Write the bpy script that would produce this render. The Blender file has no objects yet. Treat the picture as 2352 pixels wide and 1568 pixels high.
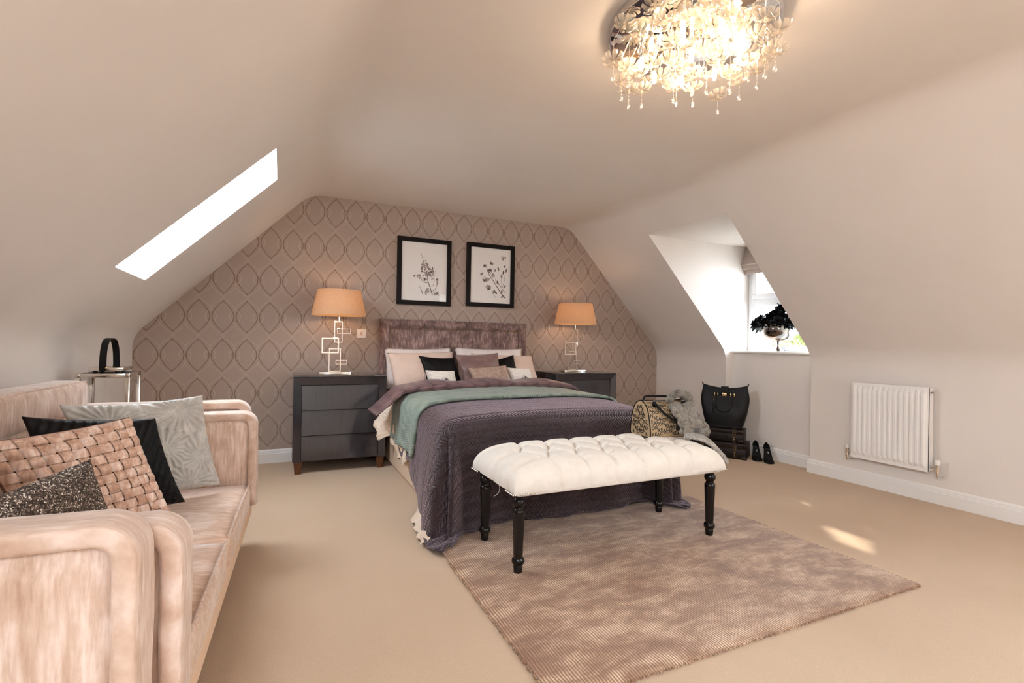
import bpy, bmesh, math, random
import numpy as np
from mathutils import Vector, Matrix, Quaternion, noise as mnoise

random.seed(7)
rng = np.random.default_rng(7)
scene = bpy.context.scene
COL = scene.collection
PI = math.pi

# ------------------------------------------------------------------ camera
CAM_F = 1148.68           # focal length in pixels of the 2352 px wide frame
CAM_YAW, CAM_PITCH, CAM_ROLL = math.radians(24.788), math.radians(0.2569), math.radians(0.9539)
CAM_H = 1.1074
cam_data = bpy.data.cameras.new('camera')
cam = bpy.data.objects.new('camera', cam_data)
COL.objects.link(cam)
cam_data.sensor_width = 36.0
cam_data.lens = 36.0 * CAM_F / 2352.0
cam_data.clip_start = 0.02
_f = Vector((math.sin(CAM_YAW) * math.cos(CAM_PITCH), math.cos(CAM_YAW) * math.cos(CAM_PITCH), math.sin(CAM_PITCH)))
_r0 = Vector((math.cos(CAM_YAW), -math.sin(CAM_YAW), 0))
_u0 = _r0.cross(_f)
_r = math.cos(CAM_ROLL) * _r0 + math.sin(CAM_ROLL) * _u0
_u = -math.sin(CAM_ROLL) * _r0 + math.cos(CAM_ROLL) * _u0
cam.matrix_world = Matrix(((_r.x, _u.x, -_f.x, 0), (_r.y, _u.y, -_f.y, 0), (_r.z, _u.z, -_f.z, CAM_H), (0, 0, 0, 1)))
scene.camera = cam

# ------------------------------------------------------------------ world, sun, exposure
SKY = 4.4
SUN = 2.0
BULB = 34.0
LAMP = 11.0
world = bpy.data.worlds.new('sky')
scene.world = world
world.use_nodes = True
world.node_tree.nodes['Background'].inputs[0].default_value = (0.80, 0.91, 1.0, 1)
world.node_tree.nodes['Background'].inputs[1].default_value = SKY
sun_data = bpy.data.lights.new('sun', 'SUN')
sun = bpy.data.objects.new('sun', sun_data)
COL.objects.link(sun)
sun_data.energy = SUN
sun_data.angle = math.radians(1.5)
sun_data.color = (1.0, 0.93, 0.8)
sun.location = (9, 9, 8)
sun.rotation_euler = Vector((-0.90, -1.0, -0.98)).to_track_quat('-Z', 'Y').to_euler()
scene.view_settings.view_transform = 'Standard'
scene.view_settings.look = 'None'
scene.view_settings.gamma = 1.0
scene.view_settings.exposure = 2.6
scene.view_settings.use_curve_mapping = False
try:
    scene.cycles.max_bounces = 8
    scene.cycles.diffuse_bounces = 5
    scene.cycles.adaptive_threshold = 0.02
    scene.cycles.transparent_max_bounces = 14
    scene.cycles.sample_clamp_indirect = 6.0
    scene.cycles.caustics_refractive = False
    scene.cycles.caustics_reflective = False
except Exception:
    pass


# ------------------------------------------------------------------ helpers
def lin(r, g, b):
    """sRGB 0..255 to linear"""
    def c(v):
        v /= 255.0
        return v / 12.92 if v <= 0.04045 else ((v + 0.055) / 1.055) ** 2.4
    return (c(r), c(g), c(b), 1.0)


class NT:
    """small node tree builder"""
    def __init__(self, name):
        self.m = bpy.data.materials.new(name)
        self.m.use_nodes = True
        self.t = self.m.node_tree
        self.t.nodes.clear()
        self.out = self.n('ShaderNodeOutputMaterial')

    def n(self, typ, **kw):
        nd = self.t.nodes.new(typ)
        for k, v in kw.items():
            setattr(nd, k, v)
        return nd

    def link(self, a, b):
        self.t.links.new(a, b)

    def val(self, sock, v):
        if isinstance(v, bpy.types.NodeSocket):
            self.link(v, sock)
        else:
            sock.default_value = v

    def math(self, op, a, b=0.0, c=0.0, clamp=False):
        nd = self.n('ShaderNodeMath', operation=op, use_clamp=clamp)
        self.val(nd.inputs[0], a)
        self.val(nd.inputs[1], b)
        if len(nd.inputs) > 2:
            self.val(nd.inputs[2], c)
        return nd.outputs[0]

    def mapr(self, v, a, b, c=0.0, d=1.0, typ='SMOOTHSTEP'):
        nd = self.n('ShaderNodeMapRange', interpolation_type=typ)
        self.val(nd.inputs['Value'], v)
        nd.inputs['From Min'].default_value = a
        nd.inputs['From Max'].default_value = b
        nd.inputs['To Min'].default_value = c
        nd.inputs['To Max'].default_value = d
        return nd.outputs[0]

    def coord(self, which='Object', scale=(1, 1, 1), rot=(0, 0, 0), loc=(0, 0, 0)):
        tc = self.n('ShaderNodeTexCoord')
        mp = self.n('ShaderNodeMapping')
        mp.inputs['Scale'].default_value = scale
        mp.inputs['Rotation'].default_value = rot
        mp.inputs['Location'].default_value = loc
        self.link(tc.outputs[which], mp.inputs[0])
        return mp.outputs[0]

    def noise(self, vec, scale, detail=2.0, rough=0.5, dist=0.0):
        nd = self.n('ShaderNodeTexNoise')
        self.link(vec, nd.inputs['Vector'])
        nd.inputs['Scale'].default_value = scale
        nd.inputs['Detail'].default_value = detail
        nd.inputs['Roughness'].default_value = rough
        nd.inputs['Distortion'].default_value = dist
        return nd.outputs['Fac']

    def ramp(self, fac, stops):
        nd = self.n('ShaderNodeValToRGB')
        self.link(fac, nd.inputs[0])
        el = nd.color_ramp.elements
        while len(el) > 1:
            el.remove(el[-1])
        el[0].position, el[0].color = stops[0]
        for p, c in stops[1:]:
            e = el.new(p)
            e.color = c
        return nd.outputs[0]

    def mix(self, fac, a, b):
        nd = self.n('ShaderNodeMix', data_type='RGBA')
        self.val(nd.inputs['Factor'], fac)
        self.val(nd.inputs['A'], a)
        self.val(nd.inputs['B'], b)
        return nd.outputs['Result']

    def bump(self, h, strength=0.5, dist=0.01, normal=None):
        nd = self.n('ShaderNodeBump')
        nd.inputs['Strength'].default_value = strength
        nd.inputs['Distance'].default_value = dist
        self.link(h, nd.inputs['Height'])
        if normal is not None:
            self.link(normal, nd.inputs['Normal'])
        return nd.outputs[0]

    def bsdf(self, color=(0.8, 0.8, 0.8, 1), rough=0.6, metal=0.0, spec=0.5, sheen=0.0, coat=0.0, normal=None, **kw):
        b = self.n('ShaderNodeBsdfPrincipled')
        self.val(b.inputs['Base Color'], color)
        self.val(b.inputs['Roughness'], rough)
        self.val(b.inputs['Metallic'], metal)
        self.val(b.inputs['Specular IOR Level'], spec)
        b.inputs['Sheen Weight'].default_value = sheen
        b.inputs['Coat Weight'].default_value = coat
        b.inputs['Coat Roughness'].default_value = 0.04
        for k, v in kw.items():
            self.val(b.inputs[k.replace('_', ' ')], v)
        if normal is not None:
            self.link(normal, b.inputs['Normal'])
        self.link(b.outputs[0], self.out.inputs[0])
        return b


def simple(name, color, rough=0.5, metal=0.0, spec=0.5, sheen=0.0, coat=0.0, grain=0.0, grain_scale=60, bump=0.0):
    t = NT(name)
    c = color
    nrm = None
    if grain > 0 or bump > 0:
        f = t.noise(t.coord(), grain_scale, 3)
        if grain > 0:
            d = tuple(x * (1 - grain) for x in color[:3]) + (1,)
            l = tuple(min(1, x * (1 + grain)) for x in color[:3]) + (1,)
            c = t.ramp(f, [(0.3, d), (0.7, l)])
        if bump > 0:
            nrm = t.bump(f, bump, 0.004)
    t.bsdf(c, rough, metal, spec, sheen, coat, nrm)
    return t.m


def make_obj(name, verts, faces, mat, parent=None, smooth=False, uvs=None, mats=None, fmat=None):
    me = bpy.data.meshes.new(name)
    me.from_pydata([tuple(v) for v in verts], [], [tuple(f) for f in faces])
    for m in (mats or [mat]):
        me.materials.append(m)
    if fmat is not None:
        me.polygons.foreach_set('material_index', np.asarray(fmat, dtype=np.int32))
    if smooth:
        me.polygons.foreach_set('use_smooth', [True] * len(me.polygons))
    if uvs is not None:
        lay = me.uv_layers.new(name='UVMap')
        li = np.zeros(len(me.loops), dtype=np.int32)
        me.loops.foreach_get('vertex_index', li)
        lay.data.foreach_set('uv', np.asarray(uvs, dtype=np.float32)[li].ravel())
    me.update()
    ob = bpy.data.objects.new(name, me)
    COL.objects.link(ob)
    if parent is not None:
        ob.parent = parent
    return ob


def from_bm(name, bm, mat, parent=None, smooth=False, loc=None):
    me = bpy.data.meshes.new(name)
    bmesh.ops.recalc_face_normals(bm, faces=bm.faces)
    bm.to_mesh(me)
    bm.free()
    me.materials.append(mat)
    if smooth:
        me.polygons.foreach_set('use_smooth', [True] * len(me.polygons))
    ob = bpy.data.objects.new(name, me)
    COL.objects.link(ob)
    if parent is not None:
        ob.parent = parent
    if loc is not None:
        ob.location = loc
    return ob


def auto_smooth(ob, ang=40):
    me = ob.data
    bm = bmesh.new()
    bm.from_mesh(me)
    for f in bm.faces:
        f.smooth = True
    for e in bm.edges:
        if len(e.link_faces) == 2 and e.calc_face_angle(0) > math.radians(ang):
            e.smooth = False
    bm.to_mesh(me)
    bm.free()
    return ob


def bm_box(bm, lo, hi, bevel=0.0, seg=2, mat=None):
    lo, hi = Vector(lo), Vector(hi)
    c, s = (lo + hi) / 2, hi - lo
    m = Matrix.Translation(c) @ Matrix.Diagonal((s.x, s.y, s.z, 1))
    r = bmesh.ops.create_cube(bm, size=1.0, matrix=m)
    vs = r['verts']
    if bevel > 0:
        es = list({e for v in vs for e in v.link_edges})
        bmesh.ops.bevel(bm, geom=es, offset=min(bevel, min(s) * 0.49), segments=seg, profile=0.5, affect='EDGES')
    return vs


def box(name, lo, hi, mat, parent=None, bevel=0.0, seg=2, smooth=True):
    bm = bmesh.new()
    bm_box(bm, lo, hi, bevel, seg)
    ob = from_bm(name, bm, mat, parent)
    if bevel > 0 and smooth:
        auto_smooth(ob, 50)
    return ob


def empty(name, loc=(0, 0, 0), rz=0.0):
    o = bpy.data.objects.new(name, None)
    COL.objects.link(o)
    o.location = loc
    o.rotation_euler = (0, 0, rz)
    o.empty_display_size = 0.05
    return o


def tag(o, label, cat, group=None, kind=None):
    o['label'] = label
    o['category'] = cat
    if group:
        o['group'] = group
    if kind:
        o['kind'] = kind
    return o


def struct(o):
    o['kind'] = 'structure'
    return o


def copy_tree(o, parent=None):
    c = o.copy()
    COL.objects.link(c)
    c.parent = parent
    for ch in list(o.children):
        copy_tree(ch, c)
    return c


def grid_faces(nu, nv, close_u=False, close_v=False):
    """faces of an nu x nv vertex grid, vertex index = i*nv + j"""
    fs = []
    for i in range(nu if close_u else nu - 1):
        i2 = (i + 1) % nu
        for j in range(nv if close_v else nv - 1):
            j2 = (j + 1) % nv
            fs.append((i * nv + j, i2 * nv + j, i2 * nv + j2, i * nv + j2))
    return fs


def lathe(name, prof, mat, parent=None, n=32, loc=(0, 0, 0), smooth=True, flute=None, cap=True):
    """prof: list of (r, z). flute: (z0, z1, count, depth)"""
    V = []
    for (r, z) in prof:
        for k in range(n):
            a = 2 * PI * k / n
            rr = r
            if flute and flute[0] <= z <= flute[1]:
                rr = r - flute[3] * (0.5 + 0.5 * math.cos(flute[2] * a)) ** 2
            V.append((rr * math.cos(a) + loc[0], rr * math.sin(a) + loc[1], z + loc[2]))
    F = []
    for i in range(len(prof) - 1):
        for k in range(n):
            k2 = (k + 1) % n
            F.append((i * n + k, i * n + k2, (i + 1) * n + k2, (i + 1) * n + k))
    if cap:
        if prof[0][0] > 1e-5:
            F.append(tuple(reversed(range(n))))
        if prof[-1][0] > 1e-5:
            F.append(tuple((len(prof) - 1) * n + k for k in range(n)))
    ob = make_obj(name, V, F, mat, parent)
    if smooth:
        auto_smooth(ob, 35)
    return ob


def tube_geo(pts, rad, n=8, closed=False, flat=None):
    """returns verts, faces of a tube along pts. rad float or list. flat=(w,h) rectangular/elliptic scaling"""
    pts = [Vector(p) for p in pts]
    m = len(pts)
    V, F = [], []
    prev = None
    for i, p in enumerate(pts):
        if closed:
            t = (pts[(i + 1) % m] - pts[i - 1]).normalized()
        else:
            t = (pts[min(i + 1, m - 1)] - pts[max(i - 1, 0)]).normalized()
        if prev is None:
            a = Vector((0, 0, 1)) if abs(t.z) < 0.9 else Vector((1, 0, 0))
            nrm = (a - a.dot(t) * t).normalized()
        else:
            nrm = (prev - prev.dot(t) * t)
            nrm = nrm.normalized() if nrm.length > 1e-6 else prev
        prev = nrm
        b = t.cross(nrm)
        r = rad[i] if isinstance(rad, (list, tuple)) else rad
        for k in range(n):
            a = 2 * PI * k / n
            V.append(p + r * (math.cos(a) * nrm * (flat[1] if flat else 1) + math.sin(a) * b * (flat[0] if flat else 1)))
    rings = m if closed else m - 1
    for i in range(rings):
        i2 = (i + 1) % m
        for k in range(n):
            k2 = (k + 1) % n
            F.append((i * n + k, i * n + k2, i2 * n + k2, i2 * n + k))
    if not closed:
        F.append(tuple(reversed(range(n))))
        F.append(tuple((m - 1) * n + k for k in range(n)))
    return V, F


def tube(name, pts, rad, mat, parent=None, n=8, closed=False, flat=None):
    V, F = tube_geo(pts, rad, n, closed, flat)
    ob = make_obj(name, V, F, mat, parent)
    return auto_smooth(ob, 50)


def merge_geo(parts):
    V, F = [], []
    for v, f in parts:
        o = len(V)
        V += list(v)
        F += [tuple(i + o for i in q) for q in f]
    return V, F


def bez(p, n=16):
    """Catmull-Rom through points"""
    p = [Vector(q) for q in p]
    q = [2 * p[0] - p[1]] + p + [2 * p[-1] - p[-2]]
    out = []
    for i in range(1, len(q) - 2):
        for k in range(n):
            t = k / n
            a, b, c, d = q[i - 1], q[i], q[i + 1], q[i + 2]
            out.append(0.5 * ((2 * b) + (c - a) * t + (2 * a - 5 * b + 4 * c - d) * t * t + (3 * b - a - 3 * c + d) * t ** 3))
    out.append(p[-1])
    return out


def fbm(x, y, z=0.0, s=1.0):
    return mnoise.noise(Vector((x * s, y * s, z * s))) + 0.5 * mnoise.noise(Vector((x * s * 2.1, y * s * 2.1, z * s * 2.1 + 7)))


def sstep(a, b, x):
    t = min(1.0, max(0.0, (x - a) / (b - a)))
    return t * t * (3 - 2 * t)


# ------------------------------------------------------------------ materials
def m_wall():
    t = NT('painted_plaster')
    f = t.noise(t.coord(), 2.2, 3)
    c = t.ramp(f, [(0.3, (0.79, 0.73, 0.685, 1)), (0.7, (0.815, 0.755, 0.71, 1))])
    g = t.noise(t.coord(), 240, 2)
    t.bsdf(c, 0.72, spec=0.25, normal=t.bump(g, 0.05, 0.002))
    return t.m


def m_wallpaper():
    t = NT('ogee_wallpaper')
    tc = t.n('ShaderNodeTexCoord')
    sep = t.n('ShaderNodeSeparateXYZ')
    t.link(tc.outputs['Object'], sep.inputs[0])
    wob = t.noise(t.coord(), 75, 2)
    wx = t.math('MULTIPLY_ADD', wob, 0.006, -0.003)
    x = t.math('ADD', sep.outputs[0], wx)
    u = t.math('SUBTRACT', t.math('FRACT', t.math('MULTIPLY_ADD', x, 1 / 0.1828, 0.5 - 0.270 / 0.1828 + 20)), 0.5)
    w = t.math('SUBTRACT', t.math('FRACT', t.math('MULTIPLY_ADD', sep.outputs[2], 1 / 0.3365, 0.5 - 2.312 / 0.3365 + 20)), 0.5)
    au, aw = t.math('ABSOLUTE', u), t.math('ABSOLUTE', w)

    def curve(v, pts):
        nd = t.n('ShaderNodeFloatCurve')
        t.link(v, nd.inputs['Value'])
        c = nd.mapping.curves[0]
        c.points[0].location = pts[0]
        c.points[1].location = pts[-1]
        for p in pts[1:-1]:
            c.points.new(*p)
        nd.mapping.update()
        return nd.outputs[0]
    aw2 = t.math('MULTIPLY', aw, 2.0)                       # 0..1 for the curve widget
    g = curve(aw2, [(0, 0.455), (0.2, 0.42), (0.4, 0.315), (0.6, 0.185), (0.83, 0.0), (1.0, 0.0)])
    brown_d = t.math('ABSOLUTE', t.math('SUBTRACT', au, g))
    brown = t.math('MULTIPLY', t.mapr(brown_d, 0.012, 0.034, 1, 0), t.mapr(aw, 0.41, 0.43, 1, 0))
    a = t.math('SUBTRACT', 0.5, au)
    F = curve(aw2, [(0, 0.235), (0.2, 0.20), (0.4, 0.0), (1.0, 0.0)])
    F2 = curve(aw2, [(0, 0.0), (0.4, 0.0), (0.6, 0.17), (0.8, 0.36), (0.92, 0.47), (1.0, 0.56)])
    Fs = t.math('ADD', F, F2)
    d1 = t.math('ABSOLUTE', t.math('SUBTRACT', a, Fs))
    d2 = t.math('ABSOLUTE', t.math('SUBTRACT', a, t.math('SUBTRACT', 1.0, Fs)))
    light = t.mapr(t.math('MINIMUM', d1, d2), 0.012, 0.036, 1, 0)
    brk = t.noise(t.coord(), 130, 1)
    light = t.math('MULTIPLY', light, t.mapr(brk, 0.3, 0.55, 0.25, 1))
    fab = t.noise(t.coord(scale=(1, 1, 1)), 420, 2)
    base = t.ramp(fab, [(0.3, lin(166, 148, 138)), (0.7, lin(182, 164, 153))])
    c = t.mix(t.math('MULTIPLY', light, 0.42), base, lin(205, 188, 176))
    c = t.mix(t.math('MULTIPLY', brown, 0.72), c, lin(116, 90, 72))
    h = t.math('ADD', fab, t.math('MULTIPLY', light, 1.5))
    t.bsdf(c, t.math('MULTIPLY_ADD', light, -0.22, 0.6), spec=0.35, normal=t.bump(h, 0.12, 0.002))
    return t.m


def m_carpet():
    t = NT('beige_carpet')
    co = t.coord()
    f = t.noise(co, 350, 3, 0.7)
    b = t.noise(co, 1.3, 3)
    c = t.mix(t.mapr(b, 0.3, 0.7, 0, 1), t.ramp(f, [(0.25, lin(186, 157, 129)), (0.75, lin(224, 196, 167))]),
              t.ramp(f, [(0.25, lin(192, 163, 135)), (0.75, lin(228, 201, 173))]))
    t.bsdf(c, 0.95, spec=0.1, sheen=0.2, normal=t.bump(f, 0.55, 0.006))
    return t.m


def m_rug():
    t = NT('viscose_rug')
    co = t.coord()
    sep = t.n('ShaderNodeSeparateXYZ')
    wob = t.noise(co, 22, 2)
    t.link(co, sep.inputs[0])
    rib = t.math('SINE', t.math('ADD', t.math('MULTIPLY', sep.outputs[0], 2 * PI / 0.0115), t.math('MULTIPLY', wob, 5.0)))
    rib01 = t.math('MULTIPLY_ADD', rib, 0.5, 0.5)
    bl = t.noise(t.coord(scale=(1.0, 2.2, 1)), 4.2, 7, 0.72, 0.25)
    fine = t.noise(t.coord(scale=(1.0, 0.35, 1)), 120, 2)
    k = t.math('ADD', t.math('MULTIPLY', bl, 0.85), t.math('MULTIPLY', fine, 0.15))
    hi = t.ramp(k, [(0.37, lin(146, 106, 80)), (0.47, lin(174, 134, 104)), (0.54, lin(208, 172, 142)), (0.62, lin(238, 208, 180))])
    lo = t.ramp(k, [(0.34, lin(122, 88, 66)), (0.5, lin(138, 104, 80)), (0.64, lin(162, 128, 102))])
    c = t.mix(t.mapr(rib01, 0.25, 0.75), lo, hi)
    t.bsdf(c, 0.55, spec=0.35, sheen=0.3, normal=t.bump(t.math('ADD', rib01, t.math('MULTIPLY', fine, 0.6)), 0.5, 0.004))
    return t.m


def m_velvet(name, dark, mid, light, scale=(1, 1, 1), rot=(0, 0, 0), blot=7.0):
    """crushed velvet / chenille: streaks stretched along local z of the mapping plus blotches"""
    t = NT(name)
    st = t.noise(t.coord(scale=scale, rot=rot), 95, 3, 0.6)
    bl = t.noise(t.coord(), blot, 5, 0.62, 0.4)
    mid_n = t.noise(t.coord(scale=tuple(s ** 0.5 for s in scale), rot=rot), 26, 4, 0.6)
    k = t.math('ADD', t.math('ADD', t.math('MULTIPLY', st, 0.36), t.math('MULTIPLY', bl, 0.38)), t.math('MULTIPLY', mid_n, 0.26))
    c = t.ramp(k, [(0.38, dark), (0.50, mid), (0.60, light)])
    t.bsdf(c, 0.62, spec=0.25, sheen=0.55, normal=t.bump(st, 0.25, 0.003), Sheen_Roughness=0.35)
    return t.m


def m_quilt(name, c0, c1, band=0.055, pitch=0.03, rough=0.42, strength=0.8, sheen=0.2):
    """chevron quilting from UV given in metres"""
    t = NT(name)
    tc = t.n('ShaderNodeTexCoord')
    sep = t.n('ShaderNodeSeparateXYZ')
    t.link(tc.outputs['UV'], sep.inputs[0])
    wv = t.noise(tc.outputs['UV'], 30, 2)
    u = t.math('MULTIPLY_ADD', wv, 0.010, sep.outputs[1])
    v = sep.outputs[0]
    pp = t.n('ShaderNodeMath', operation='PINGPONG')
    t.link(u, pp.inputs[0])
    pp.inputs[1].default_value = band
    zig = pp.outputs[0]
    ph = t.math('FRACT', t.math('MULTIPLY', t.math('ADD', v, t.math('MULTIPLY', zig, 0.75)), 1 / pitch))
    puff1 = t.math('SINE', t.math('MULTIPLY', ph, PI))
    bd = t.math('FRACT', t.math('MULTIPLY', u, 1 / band))
    puff2 = t.math('SINE', t.math('MULTIPLY', bd, PI))
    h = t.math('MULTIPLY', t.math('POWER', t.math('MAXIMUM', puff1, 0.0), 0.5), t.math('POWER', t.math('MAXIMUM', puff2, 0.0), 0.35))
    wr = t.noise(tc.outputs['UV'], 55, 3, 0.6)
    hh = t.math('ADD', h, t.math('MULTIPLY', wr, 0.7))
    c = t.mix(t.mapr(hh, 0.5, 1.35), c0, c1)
    t.bsdf(c, rough, spec=0.3, sheen=sheen, normal=t.bump(hh, strength, 0.009), Sheen_Tint=(0.60, 0.48, 0.54, 1), Sheen_Roughness=0.45)
    return t.m


def m_rib(name, c0, c1, period=0.016, rough=0.4):
    """throw with patches of fine pleats"""
    t = NT(name)
    tc = t.n('ShaderNodeTexCoord')
    sep = t.n('ShaderNodeSeparateXYZ')
    t.link(tc.outputs['UV'], sep.inputs[0])
    s = t.math('SINE', t.math('MULTIPLY', t.math('ADD', sep.outputs[0], t.math('MULTIPLY', sep.outputs[1], 0.25)), 2 * PI / period))
    chk = t.n('ShaderNodeTexVoronoi')
    t.link(tc.outputs['UV'], chk.inputs['Vector'])
    chk.inputs['Scale'].default_value = 9
    sepc = t.n('ShaderNodeSeparateColor')
    t.link(chk.outputs['Color'], sepc.inputs[0])
    mk = t.mapr(sepc.outputs[0], 0.35, 0.5)
    h = t.math('MULTIPLY', t.math('MULTIPLY_ADD', s, 0.5, 0.5), mk)
    n = t.noise(tc.outputs['UV'], 14, 4)
    c = t.mix(t.mapr(t.math('ADD', t.math('MULTIPLY', h, 0.25), n), 0.35, 0.8), c0, c1)
    t.bsdf(c, rough, spec=0.4, sheen=0.15, normal=t.bump(t.math('ADD', h, n), 0.5, 0.006))
    return t.m


def m_satin(name, c0, c1, rough=0.35, scale=9, fine=160):
    t = NT(name)
    n = t.noise(t.coord(), scale, 4, 0.55, 0.3)
    g = t.noise(t.coord(), fine, 2)
    c = t.ramp(n, [(0.3, c0), (0.7, c1)])
    t.bsdf(c, rough, spec=0.4, sheen=0.2, normal=t.bump(t.math('ADD', n, t.math('MULTIPLY', g, 0.15)), 0.25, 0.01))
    return t.m


def m_lacquer():
    t = NT('grey_lacquered_veneer')
    f = t.noise(t.coord(scale=(14, 14, 1.2)), 6, 4, 0.6)
    b = t.noise(t.coord(), 2.5, 3)
    k = t.math('ADD', t.math('MULTIPLY', f, 0.6), t.math('MULTIPLY', b, 0.4))
    c = t.ramp(k, [(0.3, lin(46, 43, 46)), (0.7, lin(60, 56, 60))])
    t.bsdf(c, 0.10, spec=0.45, coat=0.35)
    return t.m


def m_wood(name, c0, c1, rough=0.35):
    t = NT(name)
    f = t.noise(t.coord(scale=(20, 20, 2)), 5, 4, 0.6)
    t.bsdf(t.ramp(f, [(0.3, c0), (0.7, c1)]), rough, spec=0.5)
    return t.m


def m_glass(name='window_glass', tint=(1, 1, 1, 1), gloss=0.04):
    t = NT(name)
    tr = t.n('ShaderNodeBsdfTransparent')
    tr.inputs[0].default_value = tint
    gl = t.n('ShaderNodeBsdfGlossy')
    gl.inputs['Roughness'].default_value = 0.01
    lw = t.n('ShaderNodeLayerWeight')
    lw.inputs['Blend'].default_value = 0.5
    mx = t.n('ShaderNodeMixShader')
    t.link(t.math('MULTIPLY_ADD', t.math('POWER', lw.outputs['Facing'], 5.0), 0.9 - gloss, gloss), mx.inputs[0])
    t.link(tr.outputs[0], mx.inputs[1])
    t.link(gl.outputs[0], mx.inputs[2])
    t.link(mx.outputs[0], t.out.inputs[0])
    return t.m


def m_petal():
    """frosted clear glass petal: lets most light through, catches some"""
    t = NT('frosted_glass_petal')
    tr = t.n('ShaderNodeBsdfTransparent')
    tr.inputs[0].default_value = (1, 0.97, 0.93, 1)
    df = t.n('ShaderNodeBsdfTranslucent')
    df.inputs[0].default_value = (0.74, 0.64, 0.53, 1)
    d2 = t.n('ShaderNodeBsdfDiffuse')
    d2.inputs[0].default_value = (0.74, 0.66, 0.56, 1)
    gl = t.n('ShaderNodeBsdfGlossy')
    gl.inputs['Roughness'].default_value = 0.12
    m1 = t.n('ShaderNodeMixShader')
    m1.inputs[0].default_value = 0.45
    t.link(df.outputs[0], m1.inputs[1])
    t.link(d2.outputs[0], m1.inputs[2])
    m2 = t.n('ShaderNodeMixShader')
    m2.inputs[0].default_value = 0.18
    t.link(m1.outputs[0], m2.inputs[1])
    t.link(gl.outputs[0], m2.inputs[2])
    m3 = t.n('ShaderNodeMixShader')
    m3.inputs[0].default_value = 0.48
    t.link(tr.outputs[0], m3.inputs[1])
    t.link(m2.outputs[0], m3.inputs[2])
    t.link(m3.outputs[0], t.out.inputs[0])
    return t.m


def m_emit(name, color, strength):
    t = NT(name)
    e = t.n('ShaderNodeEmission')
    e.inputs[0].default_value = color
    e.inputs[1].default_value = strength
    t.link(e.outputs[0], t.out.inputs[0])
    return t.m


def m_shade():
    t = NT('linen_lampshade')
    f = t.noise(t.coord(scale=(1, 1, 9)), 40, 3)
    c = t.ramp(f, [(0.3, lin(214, 186, 154)), (0.7, lin(228, 202, 172))])
    df = t.n('ShaderNodeBsdfDiffuse')
    t.link(c, df.inputs[0])
    tl = t.n('ShaderNodeBsdfTranslucent')
    t.link(c, tl.inputs[0])
    mx = t.n('ShaderNodeMixShader')
    mx.inputs[0].default_value = 0.5
    t.link(df.outputs[0], mx.inputs[1])
    t.link(tl.outputs[0], mx.inputs[2])
    t.link(mx.outputs[0], t.out.inputs[0])
    return t.m


def m_sequin():
    t = NT('sequin_fabric')
    v = t.n('ShaderNodeTexVoronoi')
    t.link(t.coord(), v.inputs['Vector'])
    v.inputs['Scale'].default_value = 300
    sc = t.n('ShaderNodeSeparateColor')
    t.link(v.outputs['Color'], sc.inputs[0])
    c = t.ramp(sc.outputs[0], [(0.0, lin(50, 42, 38)), (0.55, lin(104, 90, 80)), (0.82, lin(150, 132, 120)), (0.92, lin(230, 216, 202)), (1.0, lin(255, 250, 240))])  # rare near-white cells paint the sequins' sparkle into the colour
    nd = t.n('ShaderNodeNormalMap')
    nd.inputs['Strength'].default_value = 0.8
    mx = t.mix(0.55, (0.5, 0.5, 1, 1), v.outputs['Color'])
    t.link(mx, nd.inputs['Color'])
    t.bsdf(c, 0.3, metal=0.75, normal=t.bump(v.outputs['Distance'], 0.8, 0.004))
    return t.m


def m_fur(name, base, tip):
    t = NT(name)
    f = t.noise(t.coord(), 60, 5, 0.75, 1.0)
    g = t.noise(t.coord(), 14, 3)
    c = t.ramp(t.math('ADD', t.math('MULTIPLY', f, 0.75), t.math('MULTIPLY', g, 0.25)), [(0.38, base), (0.62, tip)])
    t.bsdf(c, 0.9, spec=0.1, sheen=0.5, normal=t.bump(f, 0.9, 0.012))
    return t.m


def m_cowhide():
    """white hide with a dark spot near the lower middle, in UV"""
    t = NT('white_hide_dark_spot')
    tc = t.n('ShaderNodeTexCoord')
    n1 = t.n('ShaderNodeTexNoise')
    t.link(tc.outputs['UV'], n1.inputs['Vector'])
    n1.inputs['Scale'].default_value = 14
    n1.inputs['Detail'].default_value = 4
    sep = t.n('ShaderNodeSeparateXYZ')
    t.link(tc.outputs['UV'], sep.inputs[0])
    dx = t.math('MULTIPLY', t.math('SUBTRACT', sep.outputs[0], 0.58), 1.9)
    dy = t.math('MULTIPLY', t.math('SUBTRACT', sep.outputs[1], 0.30), 1.25)
    d = t.math('SQRT', t.math('ADD', t.math('MULTIPLY', dx, dx), t.math('MULTIPLY', dy, dy)))
    d = t.math('ADD', d, t.math('MULTIPLY_ADD', n1.outputs['Fac'], 0.5, -0.25))
    k = t.mapr(d, 0.14, 0.38)
    e = t.mapr(t.math('ADD', sep.outputs[0], t.math('MULTIPLY', n1.outputs['Fac'], 0.25)), 0.14, 0.3)
    w = t.ramp(n1.outputs['Fac'], [(0.35, lin(226, 214, 202)), (0.65, lin(246, 240, 232))])
    c = t.mix(k, lin(92, 80, 74), w)
    c = t.mix(t.math('MULTIPLY_ADD', e, -0.35, 0.35), c, lin(140, 125, 116))
    t.bsdf(c, 0.6, spec=0.3, sheen=0.4, normal=t.bump(n1.outputs['Fac'], 0.3, 0.01))
    return t.m


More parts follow.
